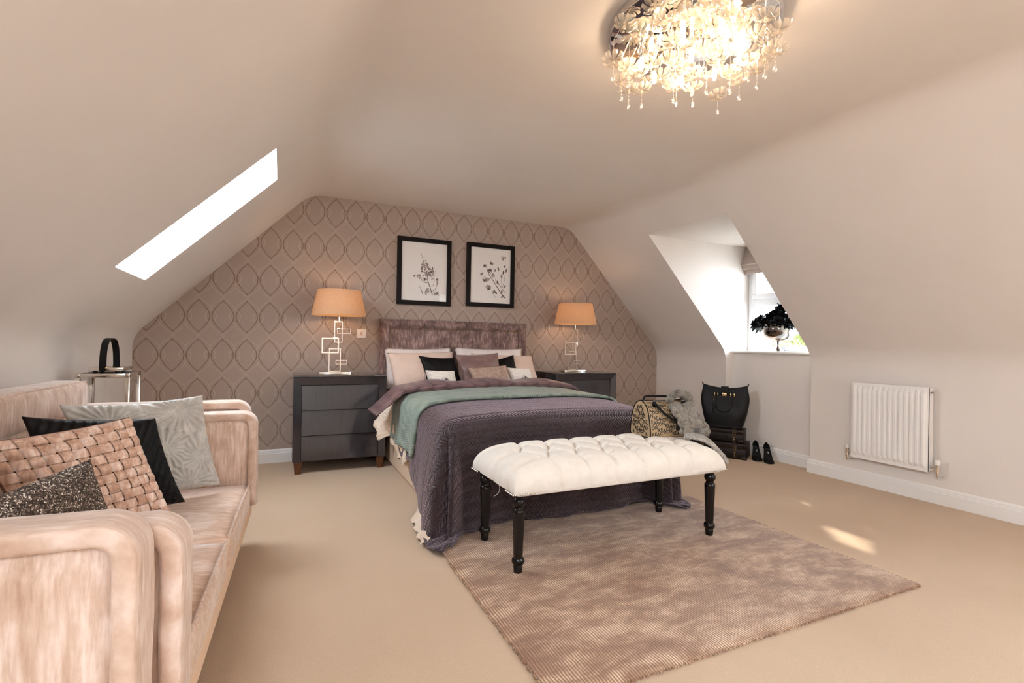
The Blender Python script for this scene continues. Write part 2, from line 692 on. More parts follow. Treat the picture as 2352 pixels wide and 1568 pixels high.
def m_beaded():
    """champagne satin with a beaded medallion, in UV (u across 0..1, v up 0..1)"""
    t = NT('beaded_medallion_satin')
    tc = t.n('ShaderNodeTexCoord')
    sep = t.n('ShaderNodeSeparateXYZ')
    t.link(tc.outputs['UV'], sep.inputs[0])
    dx = t.math('MULTIPLY', t.math('SUBTRACT', sep.outputs[0], 0.5), 0.46)
    dy = t.math('MULTIPLY', t.math('SUBTRACT', sep.outputs[1], 0.45), 0.27)
    r = t.math('SQRT', t.math('ADD', t.math('MULTIPLY', dx, dx), t.math('MULTIPLY', dy, dy)))
    an = t.math('ARCTAN2', dy, dx)
    rings = None
    for rr, w in ((0.095, 0.004), (0.085, 0.004), (0.05, 0.006), (0.03, 0.004)):
        g = t.mapr(t.math('ABSOLUTE', t.math('SUBTRACT', r, rr)), w * 0.6, w, 1, 0)
        rings = g if rings is None else t.math('MAXIMUM', rings, g)
    rays = t.math('MULTIPLY', t.mapr(t.math('COSINE', t.math('MULTIPLY', an, 10)), 0.72, 0.9),
                  t.math('MULTIPLY', t.mapr(r, 0.105, 0.11), t.mapr(r, 0.15, 0.165, 1, 0)))
    side = t.mapr(t.math('ABSOLUTE', t.math('SUBTRACT', t.math('ABSOLUTE', dx), 0.195)), 0.004, 0.009, 1, 0)
    m = t.math('MAXIMUM', t.math('MAXIMUM', rings, rays), side)
    v = t.n('ShaderNodeTexVoronoi')
    t.link(tc.outputs['UV'], v.inputs['Vector'])
    v.inputs['Scale'].default_value = 70
    bd = t.mapr(v.outputs['Distance'], 0.2, 0.55, 1, 0.1)
    k = t.math('MULTIPLY', m, bd)
    n = t.noise(tc.outputs['UV'], 8, 3)
    base = t.ramp(n, [(0.3, lin(158, 128, 112)), (0.7, lin(186, 156, 138))])
    c = t.mix(k, base, lin(222, 216, 208))
    t.bsdf(c, 0.4, metal=t.math('MULTIPLY', k, 0.4), normal=t.bump(k, 0.5, 0.004))
    return t.m


M = dict(
    wall=m_wall(), paper=m_wallpaper(), carpet=m_carpet(), rug=m_rug(),
    trim=simple('white_gloss_paint', (0.86, 0.835, 0.815, 1), 0.35, spec=0.4),
    upvc=simple('white_upvc', (0.85, 0.86, 0.88, 1), 0.3),
    glass=m_glass(), picglass=m_glass('picture_glass', gloss=0.045),
    chrome=simple('polished_chrome', (0.86, 0.84, 0.82, 1), 0.05, metal=1.0),
    nickel=simple('polished_nickel', (0.88, 0.84, 0.78, 1), 0.07, metal=1.0),
    gold=simple('brass_fitting', (0.85, 0.58, 0.26, 1), 0.22, metal=1.0),
    oldbrass=simple('dull_brass_stud', (0.45, 0.31, 0.14, 1), 0.4, metal=1.0),
    black=simple('black_lacquered_wood', (0.004, 0.003, 0.003, 1), 0.16, spec=0.4),
    frameblack=simple('matt_black_frame', (0.008, 0.006, 0.006, 1), 0.5, spec=0.15, grain=0.3),
    leather=simple('black_leather', (0.004, 0.0035, 0.004, 1), 0.40, spec=0.22, grain=0.3, grain_scale=220, bump=0.25),
    suede=simple('black_suede', (0.004, 0.0035, 0.0035, 1), 0.6, spec=0.2),
    brownleather=simple('dark_brown_leather', (0.012, 0.006, 0.005, 1), 0.42, spec=0.25, grain=0.5, grain_scale=35, bump=0.3),
    brownstrap=simple('brown_leather_strap', (0.030, 0.016, 0.009, 1), 0.45, spec=0.3),
    lacquer=m_lacquer(),
    darkgap=simple('dark_carcass', (0.01, 0.01, 0.011, 1), 0.5),
    foot=m_wood('brown_wood_foot', lin(74, 42, 22), lin(112, 66, 36)),
    hboard=m_velvet('mauve_crushed_velvet', lin(88, 66, 62), lin(128, 103, 98), lin(178, 150, 143), (1, 1, 0.16), blot=9),
    sofaX=m_velvet('beige_chenille_x', lin(182, 150, 128), lin(210, 182, 164), lin(232, 212, 200), (0.10, 1, 1), blot=5),
    sofaZ=m_velvet('beige_chenille_z', lin(182, 150, 128), lin(210, 182, 164), lin(232, 212, 200), (1, 1, 0.10), blot=6),
    sofaY=m_velvet('beige_chenille_y', lin(192, 156, 130), lin(218, 186, 164), lin(238, 216, 202), (0.12, 1, 1), blot=5),
    sofaB=m_velvet('beige_chenille_band', lin(186, 154, 132), lin(212, 184, 166), lin(232, 212, 200), (0.16, 1, 0.16), blot=6),
    sofabase=simple('beige_sofa_base', lin(228, 196, 168), 0.8, grain=0.06, grain_scale=90),
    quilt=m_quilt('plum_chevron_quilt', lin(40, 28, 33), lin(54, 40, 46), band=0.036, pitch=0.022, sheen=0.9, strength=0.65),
    mauve=m_quilt('mauve_satin_quilt', lin(88, 66, 68), lin(124, 98, 98), band=0.045, pitch=0.12, rough=0.3, strength=0.4),
    throw=m_rib('sage_green_throw', lin(116, 132, 122), lin(152, 166, 154)),
    satin=m_satin('cream_satin', lin(222, 198, 176), lin(242, 224, 206)),
    divan=simple('cream_divan_fabric', lin(228, 204, 180), 0.75, grain=0.05, grain_scale=200),
    mattress=simple('white_mattress_ticking', lin(236, 228, 222), 0.8, grain=0.04),
    whitecot=m_satin('white_cotton', lin(226, 214, 210), lin(240, 230, 226), 0.7, 6),
    pink=m_satin('blush_cotton', lin(214, 188, 172), lin(228, 204, 190), 0.6, 6),
    blackcloth=simple('black_pleated_cloth', (0.0035, 0.0025, 0.003, 1), 0.5, spec=0.2),
    mauvesatin=m_satin('mauve_satin', lin(116, 88, 84), lin(146, 114, 108), 0.38, 12),
    greyq=m_satin('silver_grey_quilted_satin', lin(176, 172, 166), lin(206, 202, 196), 0.32, 30),
    ribbon=m_velvet('blush_ribbon', lin(196, 154, 132), lin(226, 192, 172), lin(250, 230, 218), (1, 1, 0.2), blot=40),
    ribbonbase=simple('blush_cushion_cloth', lin(120, 84, 68), 0.8),
    ribbon2=m_velvet('tan_blush_ribbon', lin(178, 136, 112), lin(206, 168, 146), lin(234, 204, 186), (1, 1, 0.2), blot=40),
    sequin=m_sequin(), hide=m_cowhide(), bead=m_beaded(),
    linen=m_satin('ivory_linen', lin(232, 225, 216), lin(240, 234, 226), 0.8, 20, 380),
    shade=m_shade(), petal=m_petal(),
    bulb=m_emit('halogen_bulb', (1.0, 0.76, 0.52, 1), BULB),
    lampbulb=m_emit('warm_bulb', (1.0, 0.62, 0.33, 1), LAMP),
    crystal=m_glass('crystal_drop', (1, 0.99, 0.97, 1), 0.22),
    mat=simple('white_mount_board', lin(248, 242, 238), 0.8),
    paperwhite=simple('photographic_paper', lin(246, 240, 237), 0.8),
    ink=simple('photographic_grey', lin(138, 122, 118), 0.8, grain=0.35, grain_scale=90),
    ink2=simple('photographic_pale_grey', lin(184, 166, 160), 0.8, grain=0.35, grain_scale=90),
    inkdark=simple('photographic_dark', lin(94, 82, 80), 0.8),
    switch=simple('white_switch_plate', lin(240, 232, 226), 0.3),
    rocker=simple('beige_rocker', lin(214, 180, 156), 0.35),
    rad=simple('white_enamel', (0.88, 0.85, 0.83, 1), 0.35),
    plastic=simple('white_plastic', (0.85, 0.83, 0.80, 1), 0.35),
    canvas=simple('tan_monogram_cloth', lin(178, 152, 118), 0.6, grain=0.12, grain_scale=30),
    print_=simple('black_print', (0.012, 0.010, 0.010, 1), 0.5),
    scarf=m_fur('grey_faux_fur', lin(62, 60, 60), lin(168, 158, 144)),
    scarf2=m_fur('pale_grey_knit', lin(92, 90, 88), lin(222, 212, 198)),
    blind=simple('taupe_blind_fabric', lin(168, 152, 142), 0.85, grain=0.08, grain_scale=300),
    vase=m_glass('smoked_glass', (0.45, 0.36, 0.28, 1), 0.22),
    petalblack=simple('black_silk_petal', (0.005, 0.0045, 0.0045, 1), 0.5, spec=0.2),
    leafblack=simple('black_silk_leaf', (0.008, 0.008, 0.0075, 1), 0.4, spec=0.25),
    leaf=simple('hedge_leaf', lin(92, 100, 34), 0.6, grain=0.6, grain_scale=5),
    bark=simple('bark', lin(92, 76, 60), 0.9, grain=0.3),
    lawn=simple('pale_paving', lin(128, 126, 118), 0.9, grain=0.1, grain_scale=3),
    steel=simple('lantern_steel', (0.70, 0.66, 0.60, 1), 0.12, metal=1.0),
    tagm=simple('pink_tag', lin(226, 176, 160), 0.7),
    insole=simple('black_insole', (0.008, 0.007, 0.007, 1), 0.3, spec=0.3),
    silvertext=simple('pale_stamp', (0.4, 0.4, 0.4, 1), 0.5),
    smokedmetal=simple('smoked_chrome', (0.22, 0.19, 0.16, 1), 0.12, metal=1.0),
    thread=simple('white_thread', lin(240, 236, 230), 0.8),
)

# ------------------------------------------------------------------ room geometry
D = 5.0              # back wall
Y0 = -1.7            # wall behind the camera
ZC = 2.463
XR, XCR, TR_ = 4.340, 3.026, 0.9325      # right knee wall x, ceiling crease x, dx/dz of the slope
XL, SLX = -1.10, 1.0 / 1.0077            # left knee wall x
XCL = -0.038 + (ZC - 2.192) * SLX        # left ceiling crease
YN, YF = 2.961, 3.911                    # dormer cheeks
ZKR = ZC - (XR - XCR) / TR_
ZKL = ZC - (XCL - XL) / SLX
DZ = 2.203                               # dormer ceiling


def fillet(p0, p1, p2, r, n=7):
    """polyline replacing corner p1 by an arc of tangent length r"""
    a = (Vector(p0) - Vector(p1)).normalized() * r
    b = (Vector(p2) - Vector(p1)).normalized() * r
    out = []
    for i in range(n + 1):
        t = i / n
        out.append(tuple(Vector(p1) + a * (1 - t) ** 2 + b * t * t))
    return out


def zx_right(z):
    return XCR + TR_ * (ZC - z)


def zx_left(z):
    return XCL - SLX * (ZC - z)


SKZ0, SKZ1 = 1.460, 2.188
prof_r = [(XR, 0.0)] + fillet((XR, 0), (XR, ZKR), (XCR, ZC), 0.11) + [(zx_right(SKZ0), SKZ0), (zx_right(SKZ1), SKZ1), (zx_right(DZ), DZ)] + \
    fillet((XR, ZKR), (XCR, ZC), (0, ZC), 0.13)
prof_l = [(XL, 0.0)] + fillet((XL, 0), (XL, ZKL), (XCL, ZC), 0.10) + [(zx_left(SKZ0), SKZ0), (zx_left(SKZ1), SKZ1)] + \
    fillet((XL, ZKL), (XCL, ZC), (4, ZC), 0.13)


def extrude_profile(name, prof, ys, hole, mat):
    V, F = [], []
    n = len(prof)
    for y in ys:
        for (x, z) in prof:
            V.append((x, y, z))
    for i in range(len(ys) - 1):
        for j in range(n - 1):
            ym = (ys[i] + ys[i + 1]) / 2
            zm = (prof[j][1] + prof[j + 1][1]) / 2
            if hole(ym, zm):
                continue
            F.append((i * n + j, i * n + j + 1, (i + 1) * n + j + 1, (i + 1) * n + j))
    ob = make_obj(name, V, F, mat)
    auto_smooth(ob, 30)
    return struct(ob)


SKYL = [(3.12, 3.735), (-1.40, -0.10)]  # first is the visible skylight, second an added one behind the camera
SKYR = (-1.40, -0.30)  # right slope opening added behind the camera to let in more daylight
wall_right = extrude_profile('wall_right', prof_r, [Y0, SKYR[0], SKYR[1], 1.5, YN, YF, D],
                             lambda y, z: (YN < y < YF and z < DZ) or (SKYR[0] < y < SKYR[1] and SKZ0 < z < SKZ1), M['wall'])
wall_left = extrude_profile('wall_left', prof_l, [Y0, -1.40, -0.10, 1.5, 3.12, 3.735, D],
                            lambda y, z: any(a < y < b for a, b in SKYL) and SKZ0 < z < SKZ1, M['wall'])
cx0, cx1 = prof_l[-1][0], prof_r[-1][0]
ceiling = struct(make_obj('ceiling', [(cx0, Y0, ZC), (cx1, Y0, ZC), (cx1, D, ZC), (cx0, D, ZC)], [(0, 1, 2, 3)], M['wall']))
floor = struct(make_obj('floor', [(XL - .02, Y0, 0), (4.75, Y0, 0), (4.75, D, 0), (XL - .02, D, 0)], [(0, 1, 2, 3)], M['carpet']))
outline = [(x, z) for x, z in prof_r] + [(x, z) for x, z in reversed(prof_l)]
wall_back = struct(make_obj('wall_back', [(x, D, z) for x, z in outline], [tuple(range(len(outline)))], M['paper']))
wall_front = struct(make_obj('wall_front', [(x, Y0, z) for x, z in reversed(outline)], [tuple(range(len(outline)))], M['wall']))

# dormer: cheeks, ceiling, wall under the sill, wall above the window
XW, XWIN = 4.452, 4.70
WZ0, WZ1 = 1.075, 2.03


def cheek(name, y):
    pts = [(x, z) for x, z in prof_r if z <= DZ + 1e-4]
    poly = [(4.80, 0.0)] + pts + [(4.80, DZ)]
    return struct(make_obj(name, [(x, y, z) for x, z in poly], [tuple(range(len(poly)))], M['wall']))


cheek('wall_dormer_far', YF)
cheek('wall_dormer_near', YN)
struct(make_obj('ceiling_dormer', [(zx_right(DZ), YN, DZ), (4.8, YN, DZ), (4.8, YF, DZ), (zx_right(DZ), YF, DZ)], [(0, 1, 2, 3)], M['wall']))
wd = bmesh.new()
bm_box(wd, (XW, YN, 0), (XW + 0.33, YF, WZ0 - 0.025))
bm_box(wd, (XWIN - 0.02, YN, WZ1), (XWIN + 0.1, YF, DZ))
struct(from_bm('wall_dormer', wd, M['wall']))
bm = bmesh.new()
bm_box(bm, (XW - 0.035, YN + 0.002, WZ0 - 0.026), (XWIN + 0.02, YF - 0.002, WZ0), 0.01, 3)
sill = struct(auto_smooth(from_bm('trim_1', bm, M['trim']), 50))


# baseboards
def baseboard(name, a, b, nrm):
    """a, b: floor points along the wall; nrm: direction into the room"""
    a, b, nrm = Vector((*a, 0)), Vector((*b, 0)), Vector((*nrm, 0))
    pr = [(0, 0), (0.018, 0), (0.018, 0.082), (0.014, 0.086), (0.014, 0.094), (0.010, 0.098), (0.010, 0.108), (0.004, 0.118), (0, 0.120)]
    V = []
    for p in (a, b):
        for d, z in pr:
            V.append(p + nrm * d + Vector((0, 0, z)))
    n = len(pr)
    F = [(i, (i + 1) % n, n + (i + 1) % n, n + i) for i in range(n)] + [tuple(reversed(range(n))), tuple(range(n, 2 * n))]
    return struct(make_obj(name, V, F, M['trim']))


baseboard('baseboard_back', (XL, D), (XR, D), (0, -1))
baseboard('baseboard_right', (XR, YN + 0.017), (XR, Y0), (-1, 0))
baseboard('baseboard_right_far', (XR, D), (XR, YF - 0.017), (-1, 0))
baseboard('baseboard_dormer', (XW, YF), (XW, YN), (-1, 0))
baseboard('baseboard_dormer_far', (XR, YF), (XW, YF), (0, -1))
baseboard('baseboard_left', (XL, Y0), (XL, D), (1, 0))


# ------------------------------------------------------------------ windows
def portal(name, centre, right, up, w, h, inward):
    ld = bpy.data.lights.new(name, 'AREA')
    ld.shape = 'RECTANGLE'
    ld.size, ld.size_y = w, h
    ld.cycles.is_portal = True
    o = bpy.data.objects.new(name, ld)
    COL.objects.link(o)
    z = -Vector(inward).normalized()
    x = Vector(right).normalized()
    y = z.cross(x)
    o.matrix_world = Matrix(((x.x, y.x, z.x, centre[0]), (x.y, y.y, z.y, centre[1]), (x.z, y.z, z.z, centre[2]), (0, 0, 0, 1)))
    return o


def skylight(name, y0, y1, side=-1):
    """shaft perpendicular to the slope, frame and pane at its outer end"""
    zx = zx_left if side < 0 else zx_right
    nrm = (Vector((-1.0, 0, SLX)) if side < 0 else Vector((1.0, 0, TR_))).normalized()      # outward from the room
    A = Vector((zx(SKZ0), 0, SKZ0))
    B = Vector((zx(SKZ1), 0, SKZ1))
    dep = 0.26
    root = empty(name, ((A.x + B.x) / 2, (y0 + y1) / 2, (SKZ0 + SKZ1) / 2))
    struct(root)
    o = Vector(root.location)
    c = [Vector((A.x, y0, A.z)), Vector((A.x, y1, A.z)), Vector((B.x, y1, B.z)), Vector((B.x, y0, B.z))]
    inner = [p - o for p in c]
    outer = [p - o + nrm * dep for p in c]
    V = inner + outer
    F = [(i, (i + 1) % 4, 4 + (i + 1) % 4, 4 + i) for i in range(4)]
    make_obj('window_reveal', V, F, M['trim'], root)
    # frame bars
    ax = (B - A).normalized()
    fr = []
    cen = (outer[0] + outer[2]) / 2
    hx, hy = (B - A).length / 2, (y1 - y0) / 2
    rot = Matrix((ax, Vector((0, 1, 0)), nrm)).transposed().to_4x4()

    def bar(lo, hi):
        b = bmesh.new()
        bm_box(b, lo, hi)
        b.transform(Matrix.Translation(cen) @ rot)
        return from_bm('window_frame', b, M['upvc'], root)
    bar((-hx, -hy, -0.03), (-hx + 0.05, hy, 0.03))
    bar((hx - 0.05, -hy, -0.03), (hx, hy, 0.03))
    bar((-hx + 0.05, -hy, -0.03), (hx - 0.05, -hy + 0.05, 0.03))
    bar((-hx + 0.05, hy - 0.05, -0.03), (hx - 0.05, hy, 0.03))
    b = bmesh.new()
    bm_box(b, (-hx + 0.05, -hy + 0.05, 0.0), (hx - 0.05, hy - 0.05, 0.004))
    b.transform(Matrix.Translation(cen) @ rot)
    from_bm('window_pane', b, M['glass'], root)
    portal(name + '_portal', o + cen + nrm * 0.05, (0, 1, 0), ax, (y1 - y0), 2 * hx, -nrm)
    return root


skylight('window_1', *SKYL[0])
skylight('added_skylight_left', *SKYL[1])  # unseen skylight behind the camera, added as daylight fill
skylight('added_skylight_right', *SKYR, 1)  # second unseen skylight, added to brighten the room


def dormer_window():
    root = struct(empty('window_2', (XWIN, (YN + YF) / 2, WZ0)))
    o = Vector(root.location)

    def bar(name, lo, hi, mat='upvc', bev=0.006):
        return box(name, Vector(lo) - o, Vector(hi) - o, M[mat], root, bev, 2)
    x0, x1 = XWIN - 0.035, XWIN + 0.035
    ya, yb, za, zb = YN + 0.004, YF - 0.004, WZ0, WZ1
    w = 0.065
    bar('window_frame', (x0, ya, za), (x1, ya + w, zb))
    bar('window_frame', (x0, yb - w, za), (x1, yb, zb))
    bar('window_frame', (x0, ya + w, za), (x1, yb - w, za + w * 0.8))
    bar('window_frame', (x0, ya + w, zb - w), (x1, yb - w, zb))
    zt = 1.60
    bar('transom', (x0, ya + w, zt - 0.045), (x1, yb - w, zt + 0.035))
    # opening top sash, proud of the frame
    s0, s1, sx0, sx1 = zt + 0.037, zb - w, x0 - 0.018, x1 - 0.02
    yA, yB, sw = ya + w - 0.006, yb - w + 0.006, 0.05
    sash = bar('sash', (sx0, yA, s0), (sx1, yB, s0 + sw))
    bar('sash_rail', (sx0, yA, s1 - sw), (sx1, yB, s1))
    bar('sash_rail', (sx0, yA, s0 + sw), (sx1, yA + sw, s1 - sw))
    bar('sash_rail', (sx0, yB - sw, s0 + sw), (sx1, yB, s1 - sw))
    bar('window_pane', (XWIN - 0.004, yA + sw, s0 + sw), (XWIN + 0.004, yB - sw, s1 - sw), 'glass', 0)
    bar('window_pane', (XWIN - 0.004, ya + w, za + w * 0.8), (XWIN + 0.004, yb - w, zt - 0.045), 'glass', 0)
    for yy in (ya + (yb - ya) * 0.36, ya + (yb - ya) * 0.64):
        bar('glazing_bar', (XWIN - 0.009, yy - 0.008, s0 + sw), (XWIN + 0.009, yy + 0.008, s1 - sw), 'upvc', 0.002)
    bar('glazing_bar', (XWIN - 0.009, yA + sw, 1.815), (XWIN + 0.009, yB - sw, 1.831), 'upvc', 0.002)
    portal('window_2_portal', (XWIN + 0.06, (ya + yb) / 2, (za + zb) / 2), (0, 1, 0), (0, 0, 1), yb - ya, zb - za, (-1, 0, 0))


dormer_window()
# ------------------------------------------------------------------ rug
RX0, RX1, RY0, RY1, RH = 0.785, 2.742, 1.325, 2.80, 0.014


def make_rug():
    nx, ny = 60, 50
    V, F = [], []
    for i in range(nx + 1):
        for j in range(ny + 1):
            x = RX0 + (RX1 - RX0) * i / nx
            y = RY0 + (RY1 - RY0) * j / ny
            edge = min(i, nx - i, j, ny - j)
            z = RH + 0.0012 * fbm(x * 6, y * 6) - (0.004 if edge == 0 else 0)
            if edge == 0:
                x += 0.004 * fbm(x * 40, y * 40)
                y += 0.004 * fbm(x * 40, y * 40, 3)
            V.append((x, y, z))
    F = grid_faces(nx + 1, ny + 1)
    rim = [i * (ny + 1) for i in range(nx + 1)] + [nx * (ny + 1) + j for j in range(1, ny + 1)] + \
          [i * (ny + 1) + ny for i in range(nx - 1, -1, -1)] + [j for j in range(ny - 1, 0, -1)]
    b = len(V)
    for k in rim:
        V.append((V[k][0], V[k][1], 0.0))
    n = len(rim)
    for k in range(n):
        F.append((rim[k], b + k, b + (k + 1) % n, rim[(k + 1) % n]))
    rug = make_obj('rug', V, F, M['rug'])
    tag(rug, 'brown and pink mottled ribbed rug under the white bench', 'rug')
    # frayed pile tufts along the cut sides
    P = []
    for k in range(900):
        side = random.choice('lnnr')
        if side == 'l':
            p = Vector((RX0, random.uniform(RY0, RY1 - 0.4), 0.008)); d = Vector((-1, random.uniform(-.6, .6), 0))
        elif side == 'r':
            p = Vector((RX1, random.uniform(RY0, RY1 - 0.4), 0.008)); d = Vector((1, random.uniform(-.6, .6), 0))
        else:
            p = Vector((random.uniform(RX0, RX1), RY0, 0.008)); d = Vector((random.uniform(-.6, .6), -1, 0))
        l = random.uniform(0.004, 0.011)
        P.append(tube_geo([p - d * 0.006, p + d * l * .5 + Vector((0, 0, .002)), p + d * l - Vector((0, 0, .004))], [.0022, .002, .001], 4))
    V, F = merge_geo(P)
    fr = make_obj('frayed_edge', V, F, M['rug'], rug)
    fr['kind'] = 'stuff'


make_rug()

# ------------------------------------------------------------------ bed
BX0, BX1, BY0, BY1 = 0.895, 2.425, 2.84, 4.90
BZ = 0.645                 # mattress top


def make_bed():
    bed = empty('double_bed', ((BX0 + BX1) / 2, (BY0 + BY1) / 2, 0))
    tag(bed, 'double bed with cream divan base and mauve crushed velvet headboard', 'bed')
    o = Vector(bed.location)
    box('divan_base', Vector((BX0, BY0, 0.03)) - o, Vector((BX1, BY1, 0.34)) - o, M['divan'], bed, 0.02, 3)
    for cx in (BX0 + .12, BX1 - .12):
        for cy in (BY0 + .15, BY1 - .15):
            lathe('castor', [(0.02, 0), (0.025, 0.01), (0.025, 0.035)], M['darkgap'], bed, 12, Vector((cx, cy, 0)) - o)
    box('mattress', Vector((BX0 + .005, BY0, 0.345)) - o, Vector((BX1 - .005, BY1, BZ - 0.03)) - o, M['mattress'], bed, 0.05, 4)
    # headboard: padded border with mitred corners, recessed panel, studs
    hx0, hx1, hz = 0.866, 2.442, 1.330
    yb, w = D - 0.015, 0.095
    hb = box('headboard', Vector((hx0 + .02, yb - 0.05, 0.25)) - o, Vector((hx1 - .02, yb, hz - .02)) - o, M['hboard'], bed, 0.01)
    pn = box('headboard_panel', Vector((hx0 + w, yb - 0.075, 0.45)) - o, Vector((hx1 - w, yb - 0.048, hz - w)) - o, M['hboard'], hb, 0.012, 3)

    def border(name, a, b, inward):
        """half-round padded strip from a to b (x,z), mitred, thickness towards the room"""
        V = []
        a, b, inward = Vector(a), Vector(b), Vector(inward)
        dirv = (b - a).normalized()
        n = 10
        for (p, sgn) in ((a, 1), (b, -1)):
            for k in range(n + 1):
                t = k / n
                q = p + inward * w * t + dirv * sgn * w * t * (1 if name != 'side' else 1)
                dep = 0.05 + 0.052 * math.sin(PI * (0.08 + 0.84 * t)) ** 0.7
                V.append(Vector((q.x, yb - dep, q.y)) - o)
        F = grid_faces(2, n + 1)
        # close to the back
        base = len(V)
        V += [Vector((a.x, yb, a.y)) - o, Vector((b.x, yb, b.y)) - o]
        F.append((0, base, base + 1, n + 1))
        return auto_smooth(make_obj('headboard_border', V, F, M['hboard'], hb), 60)
    border('top', (hx0, hz), (hx1, hz), (0, -1))
    for xx, inw in ((hx0, 1), (hx1, -1)):
        V = []
        n = 10
        for end in (0, 1):
            for k in range(n + 1):
                t = k / n
                z = (hz - w * t) if end else 0.25
                dep = 0.05 + 0.052 * math.sin(PI * (0.08 + 0.84 * t)) ** 0.7
                V.append(Vector((xx + inw * w * t, yb - dep, z)) - o)
        F = grid_faces(2, n + 1)
        V += [Vector((xx, yb, 0.25)) - o, Vector((xx, yb, hz)) - o]
        F.append((0, 2 * n + 2, 2 * n + 3, n + 1))
        auto_smooth(make_obj('headboard_border', V, F, M['hboard'], hb), 60)
    # upholstery studs round the panel, one strip of beads
    P = []
    r = 0.0042

    def stud(x, z):
        V, F = [], []
        for i in range(4):
            a = PI / 2 * i / 3
            for k in range(6):
                b_ = 2 * PI * k / 6
                V.append(Vector((x + r * math.cos(a) * math.cos(b_), yb - 0.083 - r * math.sin(a), z + r * math.cos(a) * math.sin(b_))) - o)
        for i in range(3):
            for k in range(6):
                F.append((i * 6 + k, i * 6 + (k + 1) % 6, (i + 1) * 6 + (k + 1) % 6, (i + 1) * 6 + k))
        P.append((V, F))
    xs = np.arange(hx0 + w, hx1 - w + 1e-3, 0.0155)
    for x in xs:
        stud(x, hz - w)
    for z in np.arange(0.78, hz - w, 0.0155):
        stud(hx0 + w, z)
        stud(hx1 - w, z)
    V, F = merge_geo(P)
    s = make_obj('stud_trim', V, F, M['gold'], hb, True)
    s['kind'] = 'stuff'
    s['label'] = 'row of tiny brass studs'


make_bed()


# ------------------------------------------------------------------ bedding
def drape(name, mat, u0, u1, v0, v1, nu, nv, lift, R=0.055, flare=0.07, rip=0.02, ripf=9.0, seed=0.0, corner=0.10,
          thick=0.008, floor_z=0.016, top=None, hem=None, parent=None, W=BX1 - BX0, skew=None):
    """cloth over the bed box: u across the bed from its left edge, v along the bed from its foot edge (metres);
    negative u / u > W hang at the sides, negative v hangs over the foot."""
    ins = max(0.0, R - 0.05)
    bx0, by0, W = BX0 + ins, BY0 + ins, W - 2 * ins
    us = np.linspace(0, 1, nu)
    vs = np.linspace(0, 1, nv)
    V, UV = [], []
    for a in us:
        for b in vs:
            lu0, lu1 = (hem(b) if hem else (u0, u1))
            u = lu0 + (lu1 - lu0) * a - ins
            v = v0 + (v1 - v0) * b - ins
            if skew:
                v += skew(a, u)
            du = -u if u < 0 else (u - W if u > W else 0.0)
            sx = -1.0 if u < 0 else 1.0
            dv = -v if v < 0 else 0.0
            uc, vc = min(max(u, 0), W), max(v, 0)
            hyp = math.hypot(du, dv)
            zt = BZ + lift + (top(uc / W, vc) if top else 0)
            x, y = bx0 + uc, by0 + vc
            if hyp > 0:
                ox, oy = sx * du / hyp, -dv / hyp
                phi = math.atan2(dv, du)
                # inset of the edge by R
                d = hyp
                la = R * PI / 2
                if d < la:
                    out = R * math.sin(d / R)
                    down = R * (1 - math.cos(d / R))
                else:
                    out = R + flare * (d - la)
                    down = R + (d - la)
                k = sstep(0.05, 0.5, d)
                per = (vc if dv == 0 else 0) - (uc if du == 0 else 0)
                ripple = math.sin(per * ripf + seed) + 0.6 * math.sin(per * ripf * 1.83 + 1.3 + seed)
                out += rip * k * ripple
                if du > 0 and dv > 0:
                    out += corner * k * (math.sin(2 * phi) ** 2) * (1 - 0.85 * math.exp(-((phi - 0.95) / 0.12) ** 2))
                x += ox * (out - (corner * 0.55 * k * math.sin(2 * phi) ** 2 if dv > 0 and du > 0 else 0))
                y += oy * out
                z = zt - down
                fz = floor_z
                if z < fz:
                    e = fz - z
                    x += ox * e * (0.35 if dv > 0 else 0.8)
                    y += oy * e * 0.95
                    z = fz + 0.006 * (1 + math.sin(per * 30 + e * 40))
            else:
                z = zt
            z += 0.004 * fbm(x * 5, y * 5, seed)
            V.append((x, y, z))
            UV.append((u, v))
    F = grid_faces(nu, nv)
    ob = make_obj(name, V, F, M[mat], parent, True, UV)
    so = ob.modifiers.new('thickness', 'SOLIDIFY')
    so.thickness = thick
    so.offset = 1
    return ob


def top_dome(un, v):
    return 0.03 * (math.sin(PI * min(max(un, 0.0), 1.0)) ** 0.6) + 0.02 * sstep(0.0, 0.5, v) + 0.02 * sstep(0.9, 1.5, v)


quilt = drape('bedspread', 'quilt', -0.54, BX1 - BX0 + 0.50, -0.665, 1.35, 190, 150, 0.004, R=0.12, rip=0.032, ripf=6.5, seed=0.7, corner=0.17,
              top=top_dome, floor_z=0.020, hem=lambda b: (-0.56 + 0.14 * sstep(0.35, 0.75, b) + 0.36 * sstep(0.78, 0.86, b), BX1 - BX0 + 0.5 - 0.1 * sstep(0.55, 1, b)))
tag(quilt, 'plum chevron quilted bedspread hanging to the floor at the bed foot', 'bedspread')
throw = drape('bed_throw', 'throw', -0.35, BX1 - BX0 + 0.34, 0.47, 1.24, 160, 44, 0.020, R=0.115, rip=0.012, ripf=14, seed=2.0,
              top=top_dome, thick=0.02, skew=lambda a, u: 0.02 * math.sin(u * 7))
tag(throw, 'sage green pleated throw laid across the plum bedspread', 'throw')


